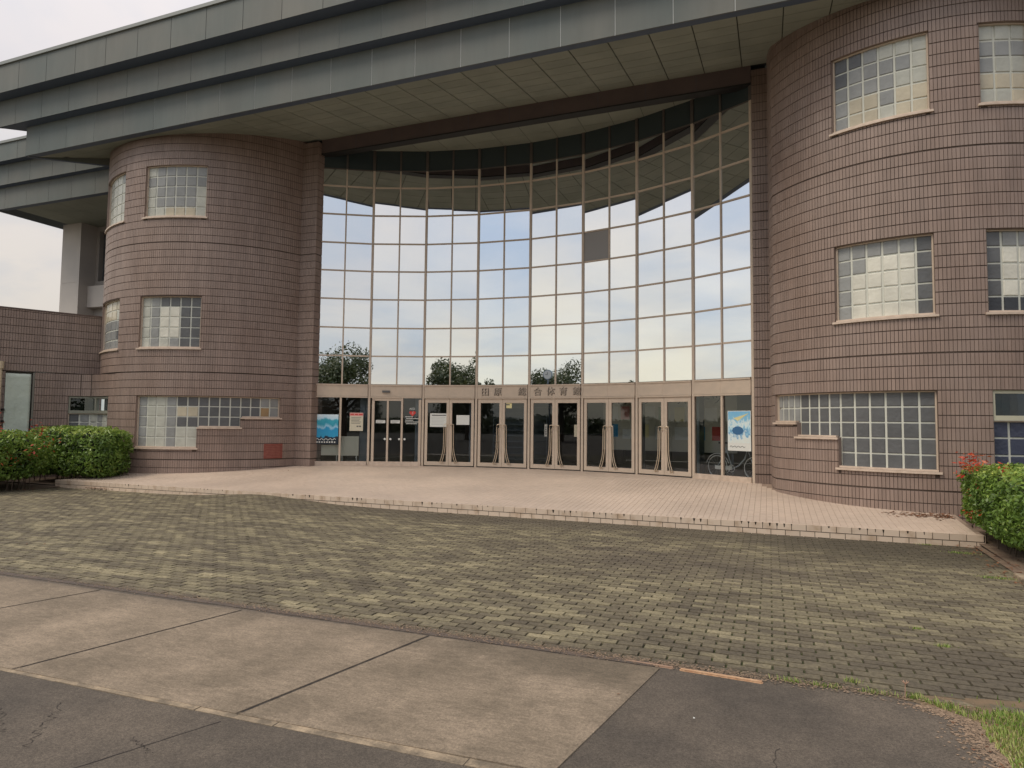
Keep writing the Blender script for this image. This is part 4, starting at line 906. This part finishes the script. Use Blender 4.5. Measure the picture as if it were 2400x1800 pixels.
# ------------------------------------------------------------------ main hall behind on the left
MH = thing('main_hall', 'pale grey main hall with its own stepped grey eaves behind the left tower', 'building')
cp2 = canopy(-29.3, -17.0, 17.1, 16.9, 16.64, 10.20, 11.09, 11.93, 12.65, (0, 1), MH, 1.30, -22.3, 'eaves', 23.0)
def szb(y): return 10.21
m = MB(); m.box(-28.5, -17.5, 17.3, 23, 10.235, 10.3); m.build('soffit_backing', soffit_back, cp2)
for i in range(9):
    for j in range(5):
        x0 = -28.5+i*1.2; y0 = 17.32+j*1.1; m = MB(); m.box(x0+.006, x0+1.194, y0+.006, y0+1.094, 10.215, 10.234); m.build('soffit_panel', soffit_m, cp2)
m = MB(); m.box(-28.8, -27.65, 19.5, 20.25, -.4, 7.6); m.box(-28.8, -27.65, 19.5, 20.25, 7.615, 10.214); m.box(-28.79, -27.66, 19.51, 20.24, 7.55, 7.66); m.build('column', white_m, MH)
m = MB(); m.box(-28.8, -17, 20.25, 20.7, -.4, 7.78); m.box(-28.8, -17, 20.25, 20.7, 10.0, 10.213); m.box(-28.8, -27.5, 20.25, 20.7, 7.78, 10.0); m.box(-25.9, -17, 20.25, 20.7, 7.78, 10.0); m.build('rear_wall', grey_m, MH)
wn2 = link(None, 'window', MH)
m = MB(); m.box(-27.5, -27.42, 20.45, 20.6, 7.78, 10.0); m.box(-26.0, -25.9, 20.45, 20.6, 7.78, 10.0); m.box(-27.42, -26.0, 20.45, 20.6, 7.78, 7.86); m.box(-27.42, -26.0, 20.45, 20.6, 9.92, 10.0); m.box(-26.75, -26.69, 20.46, 20.6, 7.86, 9.92); m.build('frame', mat('dark_grey_frame', (.08, .09, .10), .5), wn2)
m = MB(); m.box(-27.42, -26.0, 20.5, 20.52, 7.86, 9.92); m.build('pane', mat('blue_window', (.10, .15, .22), .1), wn2)
m = MB(); m.box(-27.95+.31, -25.0, 19.9, 20.24, 6.57, 7.5); m.build('balcony_parapet', white_m, MH)

# ------------------------------------------------------------------ vegetation
def leaves(name, m_, parent, n, pos, size, seed, kind='stuff', up=.35, shade=None):
    rr = random.Random(seed); mb = MB()
    for _ in range(n):
        p, nrm, v = pos(rr)
        a_ = Vector((rr.gauss(0, 1), rr.gauss(0, 1), rr.gauss(0, 1)+up)) + nrm*1.1; a_.normalize()
        t1 = a_.cross(Vector((rr.gauss(0, 1), rr.gauss(0, 1), rr.gauss(0, 1)))).normalized(); t2 = a_.cross(t1)
        s_ = size*rr.uniform(.6, 1.35)
        mb.poly([p-t1*s_, p+t2*s_*.42-t1*s_*.1, p+t1*s_, p-t2*s_*.42-t1*s_*.1], max(.001, min(1, v)))
    return mb.build(name, m_, parent, kind=kind)
def hedge_bush(root, name, x0, x1, y0, y1, z0, z1, n, seed, size=.04):
    cx_, cy_, cz_ = (x0+x1)/2, (y0+y1)/2, (z0+z1)/2; hx, hy, hz = (x1-x0)/2, (y1-y0)/2, (z1-z0)/2
    def surf(rr, depth):
        # superellipsoid-like rounded box with lumps
        while True:
            q = Vector((rr.gauss(0, 1), rr.gauss(0, 1), rr.gauss(0, 1))).normalized(); k = (abs(q.x)**5+abs(q.y)**5+abs(q.z)**5)**(-1/5); p = q*k
            lump = 1+.09*noise.noise(Vector((p.x*hx*2.2+seed, p.y*hy*2.2, p.z*hz*2.6)))+.06*noise.noise(Vector((p.x*hx*6, p.y*hy*6+seed, p.z*hz*6)))
            P = Vector((p.x*hx, p.y*hy, p.z*hz))*lump*depth
            return Vector((cx_, cy_, cz_))+P, q
    def pos(rr):
        dd = 1-abs(rr.gauss(0, .085)); P, q = surf(rr, dd)
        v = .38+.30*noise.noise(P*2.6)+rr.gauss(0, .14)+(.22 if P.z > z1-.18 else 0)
        return P, q, v
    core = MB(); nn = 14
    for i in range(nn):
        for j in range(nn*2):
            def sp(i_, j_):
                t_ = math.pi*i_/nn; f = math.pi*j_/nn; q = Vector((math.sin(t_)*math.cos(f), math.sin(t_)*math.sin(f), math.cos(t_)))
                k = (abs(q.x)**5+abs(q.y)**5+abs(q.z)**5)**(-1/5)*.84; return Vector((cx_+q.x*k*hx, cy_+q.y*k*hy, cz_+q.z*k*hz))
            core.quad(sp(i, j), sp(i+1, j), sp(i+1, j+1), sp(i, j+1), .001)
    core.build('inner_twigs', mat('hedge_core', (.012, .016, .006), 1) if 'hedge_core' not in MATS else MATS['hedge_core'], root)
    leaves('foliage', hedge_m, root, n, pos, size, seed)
    return surf
def stems(root, x0, x1, y0, y1, z0, z1, n, seed):
    rr = random.Random(seed); m = MB()
    for _ in range(n):
        x = rr.uniform(x0, x1); y = rr.uniform(y0, y1); m.tube([(x, y, z0), (x+rr.uniform(-.06, .06), y, (z0+z1)/2), (x+rr.uniform(-.12, .12), y+rr.uniform(-.1, .1), z1)], [.014, .011, .008], 5)
    m.build('stems', trunk_m, root, kind='stuff')
h1 = thing('hedge', 'large clipped green hedge bush at the left edge, nearest the camera', 'hedge')
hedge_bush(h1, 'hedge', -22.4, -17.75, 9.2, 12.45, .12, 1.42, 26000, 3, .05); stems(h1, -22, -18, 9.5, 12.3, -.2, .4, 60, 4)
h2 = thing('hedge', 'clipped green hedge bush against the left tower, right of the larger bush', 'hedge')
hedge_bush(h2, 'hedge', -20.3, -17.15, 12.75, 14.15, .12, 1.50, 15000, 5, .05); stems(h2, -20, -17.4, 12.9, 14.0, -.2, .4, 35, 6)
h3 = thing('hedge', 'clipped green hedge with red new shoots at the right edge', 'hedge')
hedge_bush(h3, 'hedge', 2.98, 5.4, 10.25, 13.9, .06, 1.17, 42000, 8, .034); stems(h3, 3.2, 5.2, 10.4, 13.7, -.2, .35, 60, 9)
def shoot(root, cs, n, seed, size=.035, spread=.12):
    def pos(rr):
        c = rr.choice(cs); return Vector(c)+Vector((rr.gauss(0, spread), rr.gauss(0, spread), rr.gauss(0, spread*.9))), Vector((0, 0, 1)), rr.random()*.8
    leaves('red_shoots', redleaf_m, root, n, pos, size, seed, up=1)
shoot(h3, [(3.08, 13.2, 1.10), (3.02, 12.9, 1.10), (3.12, 12.6, 1.20), (3.10, 13.0, 1.28)], 150, 11, .04, .07); shoot(h3, [(3.02, 12.2, .85), (3.02, 12.6, .7), (3.02, 12.0, .5), (3.3, 12.1, 1.12), (3.02, 12.9, .35)], 80, 12, .04, .05)
shoot(h1, [(-18.4, 11.0, 1.45), (-18.9, 10.6, 1.48), (-18.2, 11.9, 1.45)], 150, 13, .045, .16); shoot(h1, [(-17.7, 11.5, .9), (-17.7, 10.9, .6), (-17.75, 12, 1.1)], 60, 14, .045, .15)
# soil beds
m = MB(); m.quad((-26, 8, -.16), (-17.55, 8.6, -.16), (-18.3, 12.75, -.13), (-26, 12.75, -.13)); m.quad((-26, 12.7, -.10), (-18.47, 12.7, -.10), (-16.8, 15.6, -.02), (-26, 15.6, -.02))
m.build('planting_soil', soil_m, kind='structure')
m = MB(); m.quad((3.0, 9.4, -.115), (9, 9.4, -.115), (9, 16, -.06), (3.19, 16, -.06)); m.quad((2.86, 9.35, -.09), (3.05, 9.35, -.09), (3.2, 12.66, -.13), (3.02, 12.66, -.13)); m.build('planting_soil', soil_m, kind='structure')
# scattered edging bricks, orange kerb pieces
def brick(x0, y0, x1, y1, w, z0, z1, label, m_=None):
    a_ = Vector((x0, y0, 0)); d_ = Vector((x1-x0, y1-y0, 0)); L_ = d_.length; d_.normalize(); n_ = Vector((-d_.y, d_.x, 0)); b_ = bmesh.new()
    r_ = bmesh.ops.create_cube(b_, size=1); bmesh.ops.scale(b_, vec=(L_, w, z1-z0), verts=b_.verts); bmesh.ops.bevel(b_, geom=b_.edges[:], offset=.008, segments=2, affect='EDGES')
    me = bpy.data.meshes.new('kerb_brick'); b_.to_mesh(me); b_.free(); me.materials.append(m_ or orange_m)
    mt = Matrix((d_, n_, UP)).transposed().to_4x4(); mt.translation = a_+d_*L_/2+UP*(z0+z1)/2
    return link(me, 'kerb_brick', label=label, cat='kerb brick', matrix=mt)
brick(-.62, 4.975, -.06, 4.945, .046, -.05, .006, 'bright orange kerb piece at the end of the concrete apron beside the asphalt')
brick(-1.02, 5.0, -.66, 4.985, .04, -.05, .004, 'dull pinkish kerb piece just left of the bright orange one', mat('dull_clay_kerb', (.26, .17, .12), .8, nscale=14, col2=(.34, .22, .15)))
brick(2.80, 9.55, 3.5, 9.50, .10, -.14, .0, 'orange kerb brick under the right hedge at the edge of the view')
brick(2.87, 10.1, 2.84, 9.7, .10, -.16, -.05, 'pale worn kerb stone under the right hedge', conc2_m)
# grass verge at the lower right
m = MB()
edge = [(.62, 5.05), (.85, 4.98), (1.02, 4.86), (1.14, 4.74), (1.13, 4.5), (1.16, 4.3), (1.13, 4.1), (1.08, 3.8), (1.15, 3.4), (1.05, 2.9)]
m.poly([(x, y, -.004) for x, y in edge]+[(6, 2.9, -.004), (6, 5.35, -.004), (1.9, 5.35, -.004), (1.1, 5.18, -.004)]); m.build('verge_soil', mat('verge_earth', (.20, .135, .08), .95, nscale=8, col2=(.13, .10, .06), bump=1, bscale=40), kind='structure')
def in_verge(x, y):
    ex = None
    for (x0, y0), (x1, y1) in zip(edge, edge[1:]):
        if min(y0, y1) <= y <= max(y0, y1): ex = x0+(x1-x0)*(y-y0)/(y1-y0+1e-9)
    if y > 4.74: ex = max(.8, .85+ (5.05-y)*1.2)
    return ex is not None and x > ex
gr = MB(); rr = random.Random(21)
def blade(x, y, z, h_, v, wd=.006):
    a_ = rr.uniform(0, math.tau); dx, dy = math.cos(a_), math.sin(a_); l = rr.uniform(.1, .7)*h_
    gr.poly([(x-dy*wd/2, y+dx*wd/2, z), (x+dy*wd/2, y-dx*wd/2, z), (x+dx*l*.5+dy*wd*.3, y+dy*l*.5-dx*wd*.3, z+h_*.7), (x+dx*l, y+dy*l, z+h_)], v)
for _ in range(42000):
    x = rr.uniform(.6, 2.9); y = rr.uniform(3.2, 5.25)
    if y <= 5.05 and not in_verge(x, y): continue
    if y > 5.02 and (x < 1.05+rr.random()*1.2 or rr.random() < .5): continue
    c = noise.noise(Vector((x*3, y*3, 0)))
    if c < -.25 and rr.random() < .8: continue
    blade(x, y, -.004, rr.uniform(.010, .042), max(.001, min(1, .5+.5*c+rr.gauss(0, .28))), .007)
gr.build('grass', grass_m, kind='stuff')
gr = MB()
for (cx_, cy_, n_, s_) in ((.12, 5.03, 60, .04), (.33, 5.03, 70, .05), (.62, 5.03, 50, .04), (.86, 5.05, 100, .05), (.5, 5.2, 40, .03), (1.3, 6.4, 60, .04), (1.2, 6.9, 40, .03), (2.6, 9.9, 200, .1), (2.7, 11.9, 220, .12), (2.35, 12.6, 80, .06)):
    for _ in range(n_): 
        x, y = rr.gauss(cx_, s_), rr.gauss(cy_, s_*.35); blade(x, y, gz(y), rr.uniform(.012, .04 if y < 6 else .03), rr.random(), .006)
gr.build('weeds', grass_m, kind='stuff')
# dirt and crumbs spilling from the verge over the asphalt
db = MB()
for _ in range(5200):
    y = rr.uniform(2.9, 4.95); j = min(len(edge)-2, max(0, next((k for k in range(len(edge)-1) if min(edge[k][1], edge[k+1][1]) <= y <= max(edge[k][1], edge[k+1][1])), 0)))
    (xa, ya), (xb, yb) = edge[j], edge[j+1]; ex = xa+(xb-xa)*(y-ya)/(yb-ya+1e-9)
    x = ex-abs(rr.gauss(0, .10))+.05; sz_ = rr.uniform(.004, .014); a_ = rr.uniform(0, 6.28)
    pts = [(x+math.cos(a_+k*1.57)*sz_*rr.uniform(.6, 1.2), y+math.sin(a_+k*1.57)*sz_*rr.uniform(.6, 1.2), -.0038+rr.uniform(0, .003)) for k in range(4)]
    db.poly(pts, rr.random())
for _ in range(5500):
    x = rr.triangular(-9, 1.3, 0); y = rr.gauss(5.03, .04); sz_ = rr.uniform(.003, .010); a_ = rr.uniform(0, 6.28)
    db.poly([(x+math.cos(a_+k*1.57)*sz_, y+math.sin(a_+k*1.57)*sz_*.7, .003+rr.uniform(0, .002)) for k in range(4)], rr.random())
db.build('dirt_crumbs', mat('dirt_crumb', (.24, .17, .115), .95, attr=.35), kind='stuff')
# jagged grime lines over the slab joints
jg = ck.__class__()
def jagged(p, q, w, z, n_=70):
    p = Vector(p); q = Vector(q); d = (q-p).normalized(); nn = Vector((-d.y, d.x)); prev = None
    for i in range(n_+1):
        c = p.lerp(q, i/n_)+nn*rr.uniform(-.0025, .0025); ww = w*rr.uniform(.35, 1.5); cur = (c-nn*ww/2, c+nn*ww/2)
        if prev: jg.quad((*prev[0], z), (*cur[0], z), (*cur[1], z), (*prev[1], z))
        prev = cur
for (p, q) in J[:-1]: jagged(p, q, .012, .0032)
jg.build('joint_grime', crack_m, kind='stuff')
# one taller seed-head weed
wd = thing('weed_stalk', 'small dry weed stalk with a pink head at the grass corner', 'weed'); m = MB(); m.tube([(.80, 5.03, 0), (.803, 5.03, .09)], .0025, 5)
for k in range(6): m.tube([(.803, 5.03, .085), (.803+.02*math.cos(k), 5.03+.02*math.sin(k), .105)], .002, 4)
m.build('stalk', mat('dry_stalk', (.45, .28, .2), .8), wd)
# dead leaves: by the left kerb, at the foot of the right hedge, specks on the forecourt
lf = MB(); rr = random.Random(31)
def dead(x, y, z, s_):
    a_ = rr.uniform(0, math.tau); c, s2 = math.cos(a_)*s_, math.sin(a_)*s_
    lf.poly([(x-c, y-s2, z+rr.uniform(0, .012)), (x+s2*.5, y-c*.5, z+.004), (x+c, y+s2, z+rr.uniform(0, .02)), (x-s2*.5, y+c*.5, z+.006)], rr.random())
for _ in range(260):
    x = rr.triangular(1.9, 3.1, 3.0); y = rr.gauss(14.15, .13); dead(x, y, pz(y)+.004, rr.uniform(.02, .045))
for _ in range(120): dead(rr.gauss(2.9, .15), rr.uniform(9.4, 12.5), gz(11)+.02, rr.uniform(.015, .035))
for _ in range(60): dead(rr.gauss(-16.9, .25), YK-.03+rr.uniform(-.05, .03), -.12, rr.uniform(.02, .04))
for _ in range(150): dead(rr.gauss(-18.2, .3), rr.uniform(9.5, 12.4), -.14, rr.uniform(.02, .04))
for _ in range(14): y = rr.uniform(6, 12); dead(rr.uniform(-14, 2), y, gz(y)+.004, .015)
for (x, y) in ((-13.3, 16.0), (-2.2, 14.5), (-13.9, 15.2), (-15.5, 13.4)): dead(x, y, pz(y)+.004, .03)
for _ in range(40): y = rr.uniform(4.0, 4.8); dead(rr.gauss(1.15, .06), y, -.003, .012)
dead(-.93, 4.35, .004, .014)
lf.build('fallen_leaves', deadleaf, kind='stuff')
pb = thing('pale_pebble', 'tiny white pebble on the asphalt right of the slab joint', 'pebble'); m = MB(); m.hexa([(-.448, 4.2, -.01), (-.434, 4.2, -.01), (-.434, 4.209, -.01), (-.448, 4.209, -.01), (-.446, 4.201, 0), (-.436, 4.201, -.001), (-.437, 4.207, -.001), (-.446, 4.207, .0)]); m.build('pebble', wpaper, pb)

# ------------------------------------------------------------------ what the glass mirrors: trees and a clock across the car park
def tree(x, y, h_, r_, seed, label, n=7000, crown0=.35, leaf=.16):
    tr = thing('tree', label, 'tree', 'trees across the car park behind the viewer'); rr = random.Random(seed); z0 = -.1
    m = MB(); m.tube([(x, y, z0), (x+.05, y, h_*.3), (x-.05, y+.05, h_*.55), (x, y, h_*.8)], [r_*.09, r_*.07, r_*.05, .03], 8); m.build('trunk', trunk_m, tr)
    m = MB(); blobs = []
    for k in range(16):
        a_ = k*2.4; e = rr.uniform(0, 1); rad = r_*rr.uniform(.45, 1.0)*(1-.4*e); p = Vector((x+rad*math.cos(a_), y+rad*math.sin(a_), h_*(crown0+(.9-crown0)*e)))
        m.tube([(x, y, h_*rr.uniform(.25, .5)), p], [r_*.03, .015], 5); blobs.append((p, r_*rr.uniform(.28, .46)))
    m.build('branches', trunk_m, tr)
    def pos(q):
        p, s_ = q.choice(blobs); v = Vector((q.gauss(0, 1), q.gauss(0, 1), q.gauss(0, .75))).normalized()*s_*q.uniform(.5, 1.05)
        return p+v, v.normalized(), .45+.3*noise.noise((p+v)*.8)+q.gauss(0, .15)
    leaves('crown', tree_m, tr, n, pos, leaf, seed+1)
tree(4.9, -23.5, 9.2, 4.9, 41, 'broad dark tree mirrored in the left bay of the glass wall', 13000, .25)
tree(-8.8, -26.0, 8.5, 4.0, 43, 'dense brownish tree mirrored in the third bay of the glass wall', 13000, .3)
tree(-20.6, -24.2, 6.9, 1.3, 45, 'small shrub-like tree mirrored low in the middle bay', 1500)
tree(-25.2, -21.6, 7.9, 3.6, 47, 'round open tree mirrored behind the clock', 9000)
tree(-30.3, -17.6, 6.9, 1.0, 49, 'thin conifer tip mirrored in a right bay', 900)
ck_ = thing('street_clock', 'round pale clock on a pole across the car park, mirrored in the glass', 'clock')
cx_, cy_ = -17.3, -3.1
m = MB(); m.tube([(cx_, cy_, -.4), (cx_, cy_, 4.9)], .06, 8); m.build('pole', steel_m, ck_)
m = MB(); m.tube([(cx_, cy_-.06, 5.2), (cx_, cy_+.06, 5.2)], .34, 24); m.build('clock_case', mat('pale_blue_metal', (.28, .36, .40), .4), ck_)
m = MB(); m.tube([(cx_, cy_+.06, 5.2), (cx_, cy_+.07, 5.2)], .29, 24); m.build('clock_face', wpaper, ck_)
m = MB(); m.box(cx_-.012, cx_+.012, cy_+.07, cy_+.078, 5.2, 5.36); m.box(cx_-.16, cx_, cy_+.07, cy_+.078, 5.185, 5.21); m.build('clock_hands', black_m, ck_)
# low band of far trees, added unseen to keep horizon sky off the door glass
def tl(rr):
    a_ = rr.uniform(0, math.pi); rad = 95+rr.gauss(0, 3); x, y = rad*math.cos(a_)-6, -rad*math.sin(a_)-2; h_ = 2.6+1.6*noise.noise(Vector((x*.08, y*.08, 0)))
    return Vector((x, y, rr.uniform(-.3, max(1, h_)))), Vector((0, 0, 1)), .3+rr.random()*.4
leaves('added_treeline', tree_m, None, 16000, tl, .9, 61)
